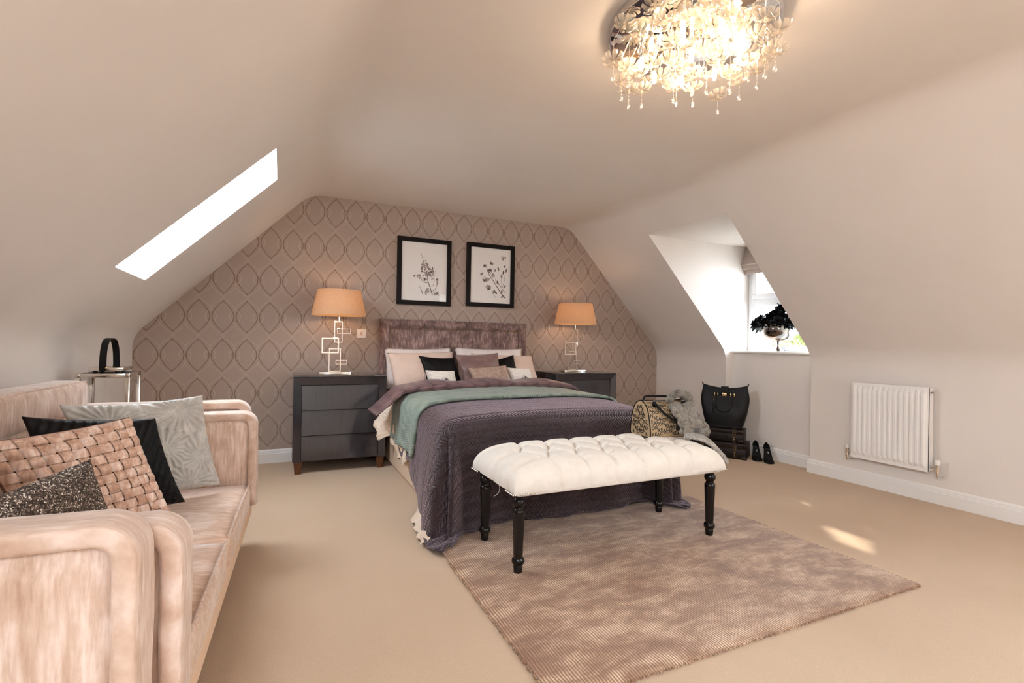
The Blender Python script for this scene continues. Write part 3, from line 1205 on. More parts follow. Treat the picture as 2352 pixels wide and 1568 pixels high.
def make_duvet_fold():
    """thick folded-back edge of the mauve quilt, with a stiff flap sticking out at the left"""
    nu, nv = 130, 22
    W = BX1 - BX0
    V, UV = [], []
    for i in range(nu):
        a = i / (nu - 1)
        u = -0.30 + (W + 0.55) * a
        for j in range(nv):
            b = j / nv
            ang = 2 * PI * b
            # closed flattened loop: the fold; y along bed, z thick
            ca, sa = math.cos(ang), math.sin(ang)
            half, th = 0.205, 0.040 + 0.012 * math.sin(a * 25 + 1)
            yy = half * math.copysign(abs(ca) ** 0.75, ca)
            zz = th * math.copysign(abs(sa) ** 0.8, sa)
            yc = 1.285 - 0.02 * math.sin(a * 7) - 0.19 * sstep(0.12, -0.28, u)
            du = -u if u < 0 else (u - W if u > W else 0)
            sx = -1 if u < 0 else 1
            R = 0.10
            uc = min(max(u, 0), W)
            if du > 0:
                lim = 0.62                       # the flap stays stiff, it leaves the bed at a slant
                ang2 = min(du / R, lim + 0.0)
                rest = max(0.0, du - R * lim)
                out = R * math.sin(ang2) + rest * math.cos(lim)
                down = R * (1 - math.cos(ang2)) + rest * math.sin(lim)
                k = sstep(0.0, 0.25, du)
                thin = 1 - 0.72 * k
            else:
                out = down = 0
                thin = 1
            x = BX0 + uc + sx * out
            z = BZ + 0.035 + top_dome(uc / W, 1.4) + zz * thin - down + 0.006 * fbm(u * 7, yy * 9, 2.2)
            wrk = 0.006 * math.sin(u * 60 + yy * 20) * (sa < 0.2 and ca < -0.2)
            V.append((x, BY0 + yc + yy + wrk, z))
            UV.append((u, half * ang / 2))
    F = grid_faces(nu, nv, close_v=True)
    F.append(tuple(range(nv)))
    F.append(tuple((nu - 1) * nv + k for k in reversed(range(nv))))
    ob = make_obj('folded_quilt', V, F, M['mauve'], None, True, UV)
    tag(ob, 'mauve satin quilt folded back across the bed below the pillows', 'quilt')


make_duvet_fold()


def make_sheet():
    """crumpled cream satin sheet hanging at the left side of the bed"""
    nu, nv = 110, 60
    V, UV = [], []
    for i in range(nu):
        a = i / (nu - 1)
        y = 4.42 - 0.74 * a
        zb = 0.30 - 0.10 * sstep(0.25, 0.8, a) + 0.025 * math.sin(a * 26) + 0.12 * sstep(0.22, 0.0, a)
        for j in range(nv):
            b = j / (nv - 1)
            z = 0.60 + (zb - 0.60) * b
            belly = math.sin(PI * min(1, b * 1.15)) * 0.045
            fold = (0.030 * math.sin(a * 42 + 3 * math.sin(b * 4)) + 0.02 * math.sin(a * 75 + b * 5)) * sstep(0.1, 0.7, b)
            flap = 0.105 * math.exp(-((a - 0.16) / 0.13) ** 2) * sstep(0.05, 0.8, b)
            cr = 0.016 * fbm(a * 30, b * 12, 1.0) * sstep(0.1, 0.4, b)
            x = BX0 - 0.012 - belly * 0.5 - max(-0.004, fold * 0.5 + 0.02) - flap - abs(cr)
            V.append((x, y, z + 0.012 * fbm(a * 16, b * 9, 4.0) * b))
            UV.append((y, z))
    ob = make_obj('bed_sheet', V, grid_faces(nu, nv), M['satin'], None, True, UV)
    so = ob.modifiers.new('thickness', 'SOLIDIFY')
    so.thickness = 0.003
    tag(ob, 'crumpled cream satin sheet hanging out beside the grey bedside chest', 'sheet')
    # bit of satin showing at the floor beside the plum corner
    V = []
    for i in range(40):
        a = i / 39
        for j in range(10):
            b = j / 9
            V.append((0.795 - 0.045 * b - 0.05 * a + 0.01 * math.sin(a * 20 + b * 3), 3.06 - 0.42 * a, 0.10 * (1 - b) * (0.3 + 0.7 * (1 - a)) + 0.012 + 0.010 * abs(math.sin(a * 17 + b * 4))))
    o2 = make_obj('sheet_hem', V, grid_faces(40, 10), M['satin'], ob, True)


make_sheet()


# ------------------------------------------------------------------ cushions
def pillow(name, TL, TR, BR, BL, thick, mat, label, cat, group=None, n=30, pinch=0.06, disp=None, puff=0.55, wrinkle=0.004, seed=0.0, uvm=False, skip_front=False):
    """inflated square from four corner points (world), front face towards n = (TR-TL)x(BL-TL) reversed"""
    TL, TR, BR, BL = map(Vector, (TL, TR, BR, BL))
    cen = (TL + TR + BR + BL) / 4
    base = (BL + BR) / 2
    w, h = ((TR - TL).length + (BR - BL).length) / 2, ((BL - TL).length + (BR - TR).length) / 2
    ex, ey = (TR + BR - TL - BL).normalized(), (TL + TR - BL - BR).normalized()
    nrm = ex.cross(ey).normalized()          # right x up = towards the viewer
    V, UV = [], []
    idx = {}

    def P(i, j, side):
        s, t = -1 + 2 * i / n, -1 + 2 * j / n       # s right, t up
        # pull the edges in between the corners
        ps = s * (1 - pinch * (1 - t * t))  if True else s
        pt = t * (1 - pinch * (1 - s * s))
        a, b = (ps + 1) / 2, (pt + 1) / 2
        p = (BL * (1 - a) + BR * a) * (1 - b) + (TL * (1 - a) + TR * a) * b
        prof = max(0.0, (1 - s * s)) ** puff * max(0.0, (1 - t * t)) ** puff
        off = thick / 2 * prof
        if side > 0 and disp:
            off += disp(s, t, w, h) * min(1.0, prof * 4)
        wr = wrinkle * fbm(s * 3.1 + seed, t * 3.1, seed) * (0.3 + prof)
        return p + nrm * (side * off + wr)
    for side in (1, -1):
        for i in range(n + 1):
            for j in range(n + 1):
                edge = i in (0, n) or j in (0, n)
                if side < 0 and edge:
                    idx[(side, i, j)] = idx[(1, i, j)]
                    continue
                idx[(side, i, j)] = len(V)
                V.append(P(i, j, side) - base)
                UV.append((i / n, j / n) if uvm else (w * i / n, h * j / n))
    F = []
    for i in range(n):
        for j in range(n):
            F.append((idx[(1, i, j)], idx[(1, i + 1, j)], idx[(1, i + 1, j + 1)], idx[(1, i, j + 1)]))
            F.append((idx[(-1, i, j)], idx[(-1, i, j + 1)], idx[(-1, i + 1, j + 1)], idx[(-1, i + 1, j)]))
    ob = make_obj(name, V, F, M[mat], None, True, UV)
    ob.location = base
    tag(ob, label, cat, group)
    ob_P = lambda s, t, extra: (P((s + 1) / 2 * n, (t + 1) / 2 * n, 1) + nrm * extra - base)
    return ob, ob_P, nrm, (w, h)


def back(pts, dys):
    """move points deeper into the room keeping their bearing from where the bed is looked at"""
    out = []
    for p, dy in zip(pts, dys):
        k = (p[1] + dy) / p[1]
        out.append((p[0] * k, p[1] * k, CAM_H + (p[2] - CAM_H) * k))
    return out


def pleat(s, t, w, h):
    """diagonal ruffles"""
    q = (s * 0.5 * w - t * 0.5 * h * 0.6) / 0.03
    fr = q - math.floor(q)
    return 0.010 * (1 - fr) ** 1.5


def shell(s, t, w, h):
    """overlapping diamond pleats"""
    a, b = (s * w + t * h) / 0.085, (s * w - t * h) / 0.085
    return 0.010 * ((a - math.floor(a)) * 0.6 + abs((b - math.floor(b)) - .5) * 0.8)


FANS = [(0.55, 0.75), (-0.5, 0.6), (0.15, -0.05), (0.75, -0.3), (-0.3, -0.7), (0.45, -0.85), (-0.85, -0.1)]


def fans(s, t, w, h):
    best = min(FANS, key=lambda c: (c[0] - s) ** 2 + (c[1] - t) ** 2)
    dx, dy = s - best[0], t - best[1]
    r = math.hypot(dx, dy)
    return 0.0060 * math.sin(20 * math.atan2(dy, dx) + 5 * r) * min(1, r / 0.18)


# on the bed
G = 'pillows stacked on the bed'
pillow('pillow', (0.90, 4.86, 1.045), (1.56, 4.86, 1.055), (1.56, 4.72, 0.66), (0.88, 4.72, 0.66), 0.13, 'whitecot', 'white pillow leaning on the headboard behind the blush pillow next to the light switch', 'pillow', G, 22)
pillow('pillow', (1.60, 4.86, 1.060), (2.36, 4.86, 1.055), (2.36, 4.72, 0.66), (1.60, 4.72, 0.66), 0.13, 'whitecot', 'white pillow leaning on the headboard behind the mauve square cushion', 'pillow', G, 22, seed=3)
pl, plP, _, _ = pillow('pillow', *back([(0.885, 4.66, 1.005), (1.53, 4.70, 1.02), (1.53, 4.47, 0.68), (0.91, 4.43, 0.68)], (.03, .02, .08, .08)), 0.16, 'pink', 'blush pillow with gold piped flange beside the grey bedside chest with the switch above', 'pillow', G, 26, pinch=0.04, seed=5)
tube('piping', [plP(-0.12 - 0.03 * abs(t), t, 0.002) for t in np.linspace(-0.97, 0.97, 24)], 0.003, M['ribbon'], pl, 5)
pr, prP, _, _ = pillow('pillow', *back([(1.72, 4.70, 1.005), (2.375, 4.66, 0.985), (2.385, 4.44, 0.68), (1.74, 4.46, 0.68)], (.02, .03, .08, .08)), 0.16, 'pink', 'blush pillow near the bedside chest farthest from the sofa, behind a black cushion', 'pillow', G, 26, pinch=0.04, seed=9)
pillow('black_cushion', *back([(1.155, 4.56, 0.985), (1.50, 4.55, 0.965), (1.56, 4.40, 0.69), (1.20, 4.40, 0.70)], (.02, .02, .08, .08)), 0.10, 'blackcloth', 'black pleated cushion between the blush pillow and the mauve satin cushion', 'cushion', 'black pleated cushions on the bed', 40, disp=shell, pinch=0.09, seed=1)
pillow('black_cushion', *back([(1.80, 4.56, 0.93), (2.125, 4.56, 0.998), (2.15, 4.40, 0.69), (1.84, 4.40, 0.69)], (.03, .03, .08, .08)), 0.10, 'blackcloth', 'black pleated cushion half hidden behind the mauve and beaded cushions', 'cushion', 'black pleated cushions on the bed', 40, disp=shell, pinch=0.09, seed=2)
pillow('mauve_cushion', *back([(1.475, 4.47, 0.998), (1.915, 4.47, 1.018), (1.93, 4.30, 0.69), (1.52, 4.30, 0.685)], (.06, .06, .13, .13)), 0.13, 'mauvesatin', 'square mauve satin cushion in the middle of the bed pillows', 'cushion', None, 28, pinch=0.08, wrinkle=0.008, seed=4)
pillow('hide_cushion', *back([(1.165, 4.36, 0.862), (1.44, 4.36, 0.850), (1.45, 4.25, 0.705), (1.18, 4.25, 0.70)], (.05, .05, .11, .11)), 0.08, 'hide', 'small white hide cushion with dark spot in front of the blush pillow', 'cushion', 'hide cushions on the bed', 24, pinch=0.05, seed=6, uvm=True)
pillow('hide_cushion', *back([(1.955, 4.36, 0.882), (2.215, 4.36, 0.868), (2.225, 4.25, 0.705), (1.97, 4.25, 0.705)], (.05, .05, .11, .11)), 0.08, 'hide', 'small white hide cushion with dark spot right beside the beaded cushion', 'cushion', 'hide cushions on the bed', 24, pinch=0.05, seed=8, uvm=True)
bc, bcP, _, _ = pillow('beaded_cushion', *back([(1.535, 4.28, 0.882), (1.92, 4.28, 0.905), (1.965, 4.18, 0.72), (1.575, 4.18, 0.71)], (.10, .10, .16, .16)), 0.08, 'bead', 'oblong champagne cushion with beaded round medallion in front of the mauve cushion', 'cushion', None, 30, pinch=0.05, seed=7, uvm=True)


# ------------------------------------------------------------------ bedside chests
def make_chest(cx):
    w, d, h, foot = 0.75, 0.50, 0.812, 0.10
    root = empty('bedside_chest', (cx, 4.452 + d / 2, 0))
    x0, x1, y0, y1 = -w / 2, w / 2, -d / 2, d / 2
    box('carcass', (x0 + .012, y0 + 0.035, foot), (x1 - .012, y1, h - 0.02), M['darkgap'], root)
    b = 0.062

    def frame(poly_front, depth_in=0.03):
        """prism from a front polygon (x,z) with the inner edge set back: bevelled frame rail"""
        n = len(poly_front)
        V = [(x, y0 + dy, z) for x, z, dy in poly_front] + [(x, y0 + 0.05, z) for x, z, dy in poly_front]
        F = [tuple(range(n)), tuple(reversed(range(n, 2 * n)))] + [(i, n + i, n + (i + 1) % n, (i + 1) % n) for i in range(n)]
        bm = bmesh.new()
        vs = [bm.verts.new(v) for v in V]
        for f in F:
            bm.faces.new([vs[i] for i in f])
        return from_bm('frame_rail', bm, M['lacquer'], root)
    frame([(x0, h - 0.012, 0.0), (x1, h - 0.012, 0.0), (x1 - b, h - 0.012 - b, 0.018), (x0 + b, h - 0.012 - b, 0.018)])
    frame([(x0, h - 0.0125, 0.0), (x0 + b, h - 0.0125 - b, 0.018), (x0 + b * 1.0, foot, 0.018), (x0 + 0.006, foot, 0.0)])
    frame([(x1, h - 0.0125, 0.0), (x1 - b, h - 0.0125 - b, 0.018), (x1 - b * 1.0, foot, 0.018), (x1 - 0.006, foot, 0.0)])
    box('top', (x0, y0, h - 0.012), (x1, y1, h), M['lacquer'], root, 0.003)
    for s in (-1, 1):
        box('side_panel', (s * w / 2 - (0.012 if s > 0 else 0), y0 + 0.05, foot), (s * w / 2 + (0.012 if s < 0 else 0), y1, h - 0.012), M['lacquer'], root)
    zs = np.linspace(foot + 0.004, h - 0.012 - b - 0.004, 4)
    for k in range(3):
        # each drawer front leans forward a little at its lower edge
        a, c = zs[k] + 0.004, zs[k + 1] - 0.004
        xa, xb = x0 + b + 0.004, x1 - b - 0.004
        V = [(xa, y0 + 0.010, a), (xb, y0 + 0.010, a), (xb, y0 + 0.026, c), (xa, y0 + 0.026, c),
             (xa, y0 + 0.05, a), (xb, y0 + 0.05, a), (xb, y0 + 0.05, c), (xa, y0 + 0.05, c)]
        F = [(0, 1, 2, 3), (7, 6, 5, 4), (0, 4, 5, 1), (1, 5, 6, 2), (2, 6, 7, 3), (3, 7, 4, 0)]
        make_obj('drawer', V, F, M['lacquer'], root)
    for sx in (-1, 1):
        for sy in (-1, 1):
            t, bt = 0.032, 0.022
            xx, yy = sx * (w / 2 - 0.042), sy * (d / 2 - 0.05)
            V = [(xx - t, yy - t, foot), (xx + t, yy - t, foot), (xx + t, yy + t, foot), (xx - t, yy + t, foot),
                 (xx - bt, yy - bt, 0), (xx + bt, yy - bt, 0), (xx + bt, yy + bt, 0), (xx - bt, yy + bt, 0)]
            F = [(3, 2, 1, 0), (4, 5, 6, 7), (0, 1, 5, 4), (1, 2, 6, 5), (2, 3, 7, 6), (3, 0, 4, 7)]
            make_obj('foot', V, F, M['foot'], root)
    return root


ch1 = make_chest(0.474)
tag(ch1, 'dark grey lacquered three drawer bedside chest nearest the sofa', 'chest', 'bedside chests')
ch2 = copy_tree(ch1)
ch2.location.x = 2.935
tag(ch2, 'dark grey lacquered bedside chest partly hidden behind the bedding, towards the dormer', 'chest', 'bedside chests')


# ------------------------------------------------------------------ table lamps
def rect_frame(name, x0, x1, z0, z1, bar, yc, depth, mat, parent):
    bm = bmesh.new()
    y0, y1 = yc - depth / 2, yc + depth / 2
    o = [(x0, z0), (x1, z0), (x1, z1), (x0, z1)]
    i = [(x0 + bar, z0 + bar), (x1 - bar, z0 + bar), (x1 - bar, z1 - bar), (x0 + bar, z1 - bar)]
    vo = [[bm.verts.new((x, y, z)) for x, z in o] for y in (y0, y1)]
    vi = [[bm.verts.new((x, y, z)) for x, z in i] for y in (y0, y1)]
    for k in range(4):
        q = (k + 1) % 4
        bm.faces.new((vo[0][k], vo[0][q], vi[0][q], vi[0][k]))
        bm.faces.new((vo[1][q], vo[1][k], vi[1][k], vi[1][q]))
        bm.faces.new((vo[0][q], vo[0][k], vo[1][k], vo[1][q]))
        bm.faces.new((vi[0][k], vi[0][q], vi[1][q], vi[1][k]))
    bmesh.ops.bevel(bm, geom=list(bm.edges), offset=0.0012, segments=1, affect='EDGES')
    return from_bm(name, bm, mat, parent)


def make_lamp(loc):
    root = empty('table_lamp', loc)
    m = M['nickel']
    box('base', (-0.132, -0.06, 0.0), (0.132, 0.06, 0.022), m, root, 0.002)
    b = 0.022
    rect_frame('frame', -0.052, 0.051, b, b + 0.206, 0.0085, 0.0, 0.016, m, root)
    rect_frame('frame', 0.005, 0.103, b + 0.064, b + 0.103, 0.006, -0.014, 0.012, m, root)
    rect_frame('frame', -0.114, 0.032, b + 0.162, b + 0.301, 0.013, -0.016, 0.016, m, root)
    rect_frame('frame', -0.010, 0.063, b + 0.256, b + 0.448, 0.0095, 0.0, 0.016, m, root)
    rect_frame('frame', 0.011, 0.131, b + 0.337, b + 0.384, 0.006, -0.014, 0.012, m, root)
    lathe('stem', [(0.006, b + 0.446), (0.006, b + 0.50), (0.012, b + 0.505), (0.012, b + 0.54), (0.0, b + 0.541)], m, root, 14, (0.029, 0, 0))
    # shade: open drum with thickness
    zb, zt, rb, rt = b + 0.500, b + 0.722, 0.232, 0.184
    n = 56
    th = 0.0015
    prof = [(rb, zb), (rt, zt), (rt - th, zt), (rb - th, zb), (rb, zb)]
    sh = lathe('shade', prof, M['shade'], root, n, (0.029, 0, 0), cap=False)
    # shade carrier
    P = [tube_geo([Vector((0.029, 0, zb + 0.03)), Vector((0.029 + rb * 0.97 * math.cos(a), rb * 0.97 * math.sin(a), zb + 0.012))], 0.0015, 6) for a in (0.5, 2.6, 4.7)]
    V, F = merge_geo(P)
    make_obj('shade_carrier', V, F, m, sh)
    bl = lathe('bulb', [(0.010, b + 0.54), (0.012, b + 0.555), (0.026, b + 0.585), (0.028, b + 0.605), (0.018, b + 0.63), (0.0, b + 0.635)], M['lampbulb'], root, 16, (0.029, 0, 0))
    return root


lp = make_lamp((0.437, 4.70, 0.812))
tag(lp, 'table lamp of chrome rectangles with beige shade, beside the light switch', 'lamp', 'bedside lamps')
lp2 = copy_tree(lp)
lp2.location = (2.905, 4.70, 0.812)
tag(lp2, 'table lamp of chrome rectangles with beige shade, on the far bedside chest', 'lamp', 'bedside lamps')

# light switch
sw = empty('light_switch', (0.704, D, 1.180))
tag(sw, 'white square light switch on the wallpaper above the bedside chest', 'switch')
box('plate', (-0.043, -0.009, -0.043), (0.043, 0, 0.043), M['switch'], sw, 0.003)
box('rocker', (-0.009, -0.013, -0.017), (0.009, -0.008, 0.017), M['rocker'], sw, 0.002)
for s in (-1, 1):
    c = lathe('screw', [(0.004, 0), (0.004, 0.002), (0, 0.002)], M['chrome'], sw, 10)
    c.location = (s * 0.032, -0.009, 0)
    c.rotation_euler = (PI / 2, 0, 0)


# ------------------------------------------------------------------ pictures
def blob(cx, cz, r, n=9, seed=0, sx=1.0, rot=0.0):
    pts = []
    for k in range(n):
        a = 2 * PI * k / n
        rr = r * (0.75 + 0.45 * abs(fbm(math.cos(a) * 2 + seed, math.sin(a) * 2, seed)))
        x, z = rr * sx * math.cos(a), rr * math.sin(a)
        pts.append((cx + x * math.cos(rot) - z * math.sin(rot), cz + x * math.sin(rot) + z * math.cos(rot)))
    return pts


def stroke(p, w0, w1):
    p = [Vector(q) for q in p]
    c = [Vector((v.x, v.y, 0)) for v in bez([(a.x, a.y, 0) for a in p], 6)]
    out_l, out_r = [], []
    for i, q in enumerate(c):
        t = (c[min(i + 1, len(c) - 1)] - c[max(i - 1, 0)]).normalized()
        nn = Vector((-t.y, t.x, 0))
        w = (w0 + (w1 - w0) * i / (len(c) - 1)) / 2
        out_l.append((q + nn * w)[:2])
        out_r.append((q - nn * w)[:2])
    return out_l, out_r


def make_picture(x0, x1, z0, z1, label, kind):
    cx, cz = (x0 + x1) / 2, (z0 + z1) / 2
    root = empty('framed_picture', (cx, D, z0))
    tag(root, label, 'picture', 'pictures above the headboard')
    w, h, b, dep = x1 - x0, z1 - z0, 0.043, 0.032
    rails = [[(-w / 2, 0), (w / 2, 0), (w / 2 - b, b), (-w / 2 + b, b)], [(w / 2, 0), (w / 2, h), (w / 2 - b, h - b), (w / 2 - b, b)],
             [(w / 2, h), (-w / 2, h), (-w / 2 + b, h - b), (w / 2 - b, h - b)], [(-w / 2, h), (-w / 2, 0), (-w / 2 + b, b), (-w / 2 + b, h - b)]]
    for r in rails:
        V = [(x, -dep, z) for x, z in r] + [(x, 0, z) for x, z in r]
        F = [(0, 1, 2, 3), (7, 6, 5, 4)] + [(i, 4 + i, 4 + (i + 1) % 4, (i + 1) % 4) for i in range(4)]
        bm = bmesh.new()
        vs = [bm.verts.new(v) for v in V]
        for f in F:
            bm.faces.new([vs[i] for i in f])
        from_bm('frame', bm, M['frameblack'], root)
    box('mount', (-w / 2 + b - .003, -0.012, b - .003), (w / 2 - b + .003, -0.002, h - b + .003), M['mat'], root)
    # the print: flat shapes lying on the mount
    V, F, FM = [], [], []
    layer = [0]

    def poly(pts, mi):
        o = len(V)
        layer[0] += 1
        y = -0.0124 - 0.000012 * layer[0]
        V.extend((x * w, y, z * h) for x, z in pts)
        F.append(tuple(range(o, o + len(pts))))
        FM.append(mi)

    def line(p, w0, w1, mi):
        l, r = stroke(p, w0, w1)
        for i in range(len(l) - 1):
            poly([l[i], r[i], r[i + 1], l[i + 1]], mi)
    rnd = random.Random(3 if kind else 5)
    bw = 0.30 if kind == 0 else 0.335
    poly([(-bw + .02 if kind else -bw, 0.145), (bw, 0.145), (bw, 0.86), (-bw + .02 if kind else -bw, 0.86)], 3)
    if kind == 0:
        line([(0.155, 0.165), (0.11, 0.27), (0.07, 0.36), (0.05, 0.45), (0.02, 0.55), (-0.015, 0.64), (-0.04, 0.70), (-0.07, 0.78)], 0.016, 0.004, 2)
        line([(0.11, 0.29), (0.17, 0.31), (0.19, 0.40)], 0.008, 0.004, 2)
        line([(0.16, 0.22), (0.22, 0.27), (0.245, 0.38)], 0.008, 0.004, 2)
        line([(0.07, 0.34), (0.0, 0.345), (-0.07, 0.40), (-0.12, 0.44)], 0.008, 0.004, 2)
        line([(-0.025, 0.165), (-0.07, 0.25), (-0.10, 0.29)], 0.012, 0.003, 2)
        for k in range(230):
            c = rnd.choice([(0.02, 0.60, .06, .05), (0.09, 0.55, .07, .06), (0.05, 0.47, .07, .05), (0.12, 0.46, .06, .05), (-0.11, 0.43, .05, .035), (0.05, 0.22, .05, .04), (0.21, 0.19, .06, .03), (-0.04, 0.55, .03, .04), (0.16, 0.49, .03, .05), (0.0, 0.39, .05, .02), (0.245, 0.36, .012, .05)])
            poly(blob(c[0] + rnd.gauss(0, c[2] * .55), max(0.165, c[1] + rnd.gauss(0, c[3] * .55)), rnd.uniform(0.007, 0.019), 6, k), rnd.choice([0, 0, 1, 1, 2]))
    else:
        line([(0.325, 0.155), (0.24, 0.22), (0.14, 0.33), (0.06, 0.42), (-0.02, 0.50), (-0.08, 0.60), (-0.10, 0.66)], 0.018, 0.005, 2)
        line([(0.325, 0.24), (0.25, 0.30), (0.20, 0.36), (0.12, 0.40), (0.10, 0.46)], 0.010, 0.005, 2)
        line([(0.25, 0.32), (0.29, 0.42), (0.30, 0.52)], 0.006, 0.004, 2)
        line([(0.24, 0.34), (0.23, 0.46), (0.25, 0.52), (0.25, 0.56)], 0.006, 0.003, 2)
        line([(0.0, 0.45), (-0.09, 0.46), (-0.19, 0.49)], 0.007, 0.003, 2)
        line([(0.06, 0.22), (0.10, 0.17), (0.12, 0.155)], 0.006, 0.004, 2)
        line([(-0.03, 0.50), (0.02, 0.58), (0.03, 0.66)], 0.008, 0.005, 2)
        for (bx, bz, rr, nn) in ((-0.12, 0.66, 0.05, 7), (0.02, 0.70, 0.05, 7), (-0.03, 0.58, 0.06, 9), (-0.07, 0.44, 0.065, 9), (0.05, 0.51, 0.055, 8), (-0.05, 0.30, 0.075, 9), (0.10, 0.59, 0.045, 5), (0.25, 0.80, 0.06, 8), (0.31, 0.67, 0.04, 4), (0.30, 0.81, 0.04, 4)):
            for k in range(nn):
                a = rnd.uniform(0, 2 * PI)
                q_ = (k % 3) / 2.0
                cxx, czz = bx + math.cos(a) * rr * .55 * q_, bz + math.sin(a) * rr * .4 * q_
                if cxx > 0.315:
                    cxx = 0.30
                poly(blob(cxx, czz, rr * rnd.uniform(.32, .6), 7, k + bx * 9, 0.62, a), rnd.choice([0, 0, 1, 2]))
        for (lx, lz, a) in ((0.16, 0.62, 1.9), (0.27, 0.57, 1.4), (0.33, 0.60, 1.3), (0.23, 0.50, 1.8), (0.15, 0.40, 2.0), (0.24, 0.26, 1.5), (0.26, 0.18, .6), (0.11, 0.24, 2.4), (0.30, 0.34, .9), (0.07, 0.25, .9), (-0.14, 0.42, 2.4), (-0.19, 0.52, .6)):
            poly(blob(lx, lz, 0.036, 8, lx * 7, 1.0, 0) if False else [(lx + 0.045 * t * math.cos(a) - s * 0.017 * (1 - t * t) * math.sin(a), lz + 0.038 * t * math.sin(a) + s * 0.017 * (1 - t * t) * math.cos(a)) for s, tt in ((1, np.linspace(-1, 1, 6)), (-1, np.linspace(1, -1, 6)[1:-1])) for t in tt], rnd.choice([0, 2]))
    pr_ = make_obj('botanical_print', V, F, M['ink'], root, mats=[M['ink'], M['ink2'], M['inkdark'], M['paperwhite']], fmat=FM)
    pr_['label'] = 'grey botanical photograph print'
    xa, za = w / 2 - b + .002, b - .002
    make_obj('glass', [(-xa, -0.018, za), (xa, -0.018, za), (xa, -0.018, h - za), (-xa, -0.018, h - za)], [(0, 1, 2, 3)], M['picglass'], root)


make_picture(1.034, 1.588, 1.484, 2.160, 'black framed print of a blossom branch, nearer the light switch', 0)
make_picture(1.762, 2.312, 1.497, 2.172, 'black framed print of magnolia buds, nearer the dormer', 1)
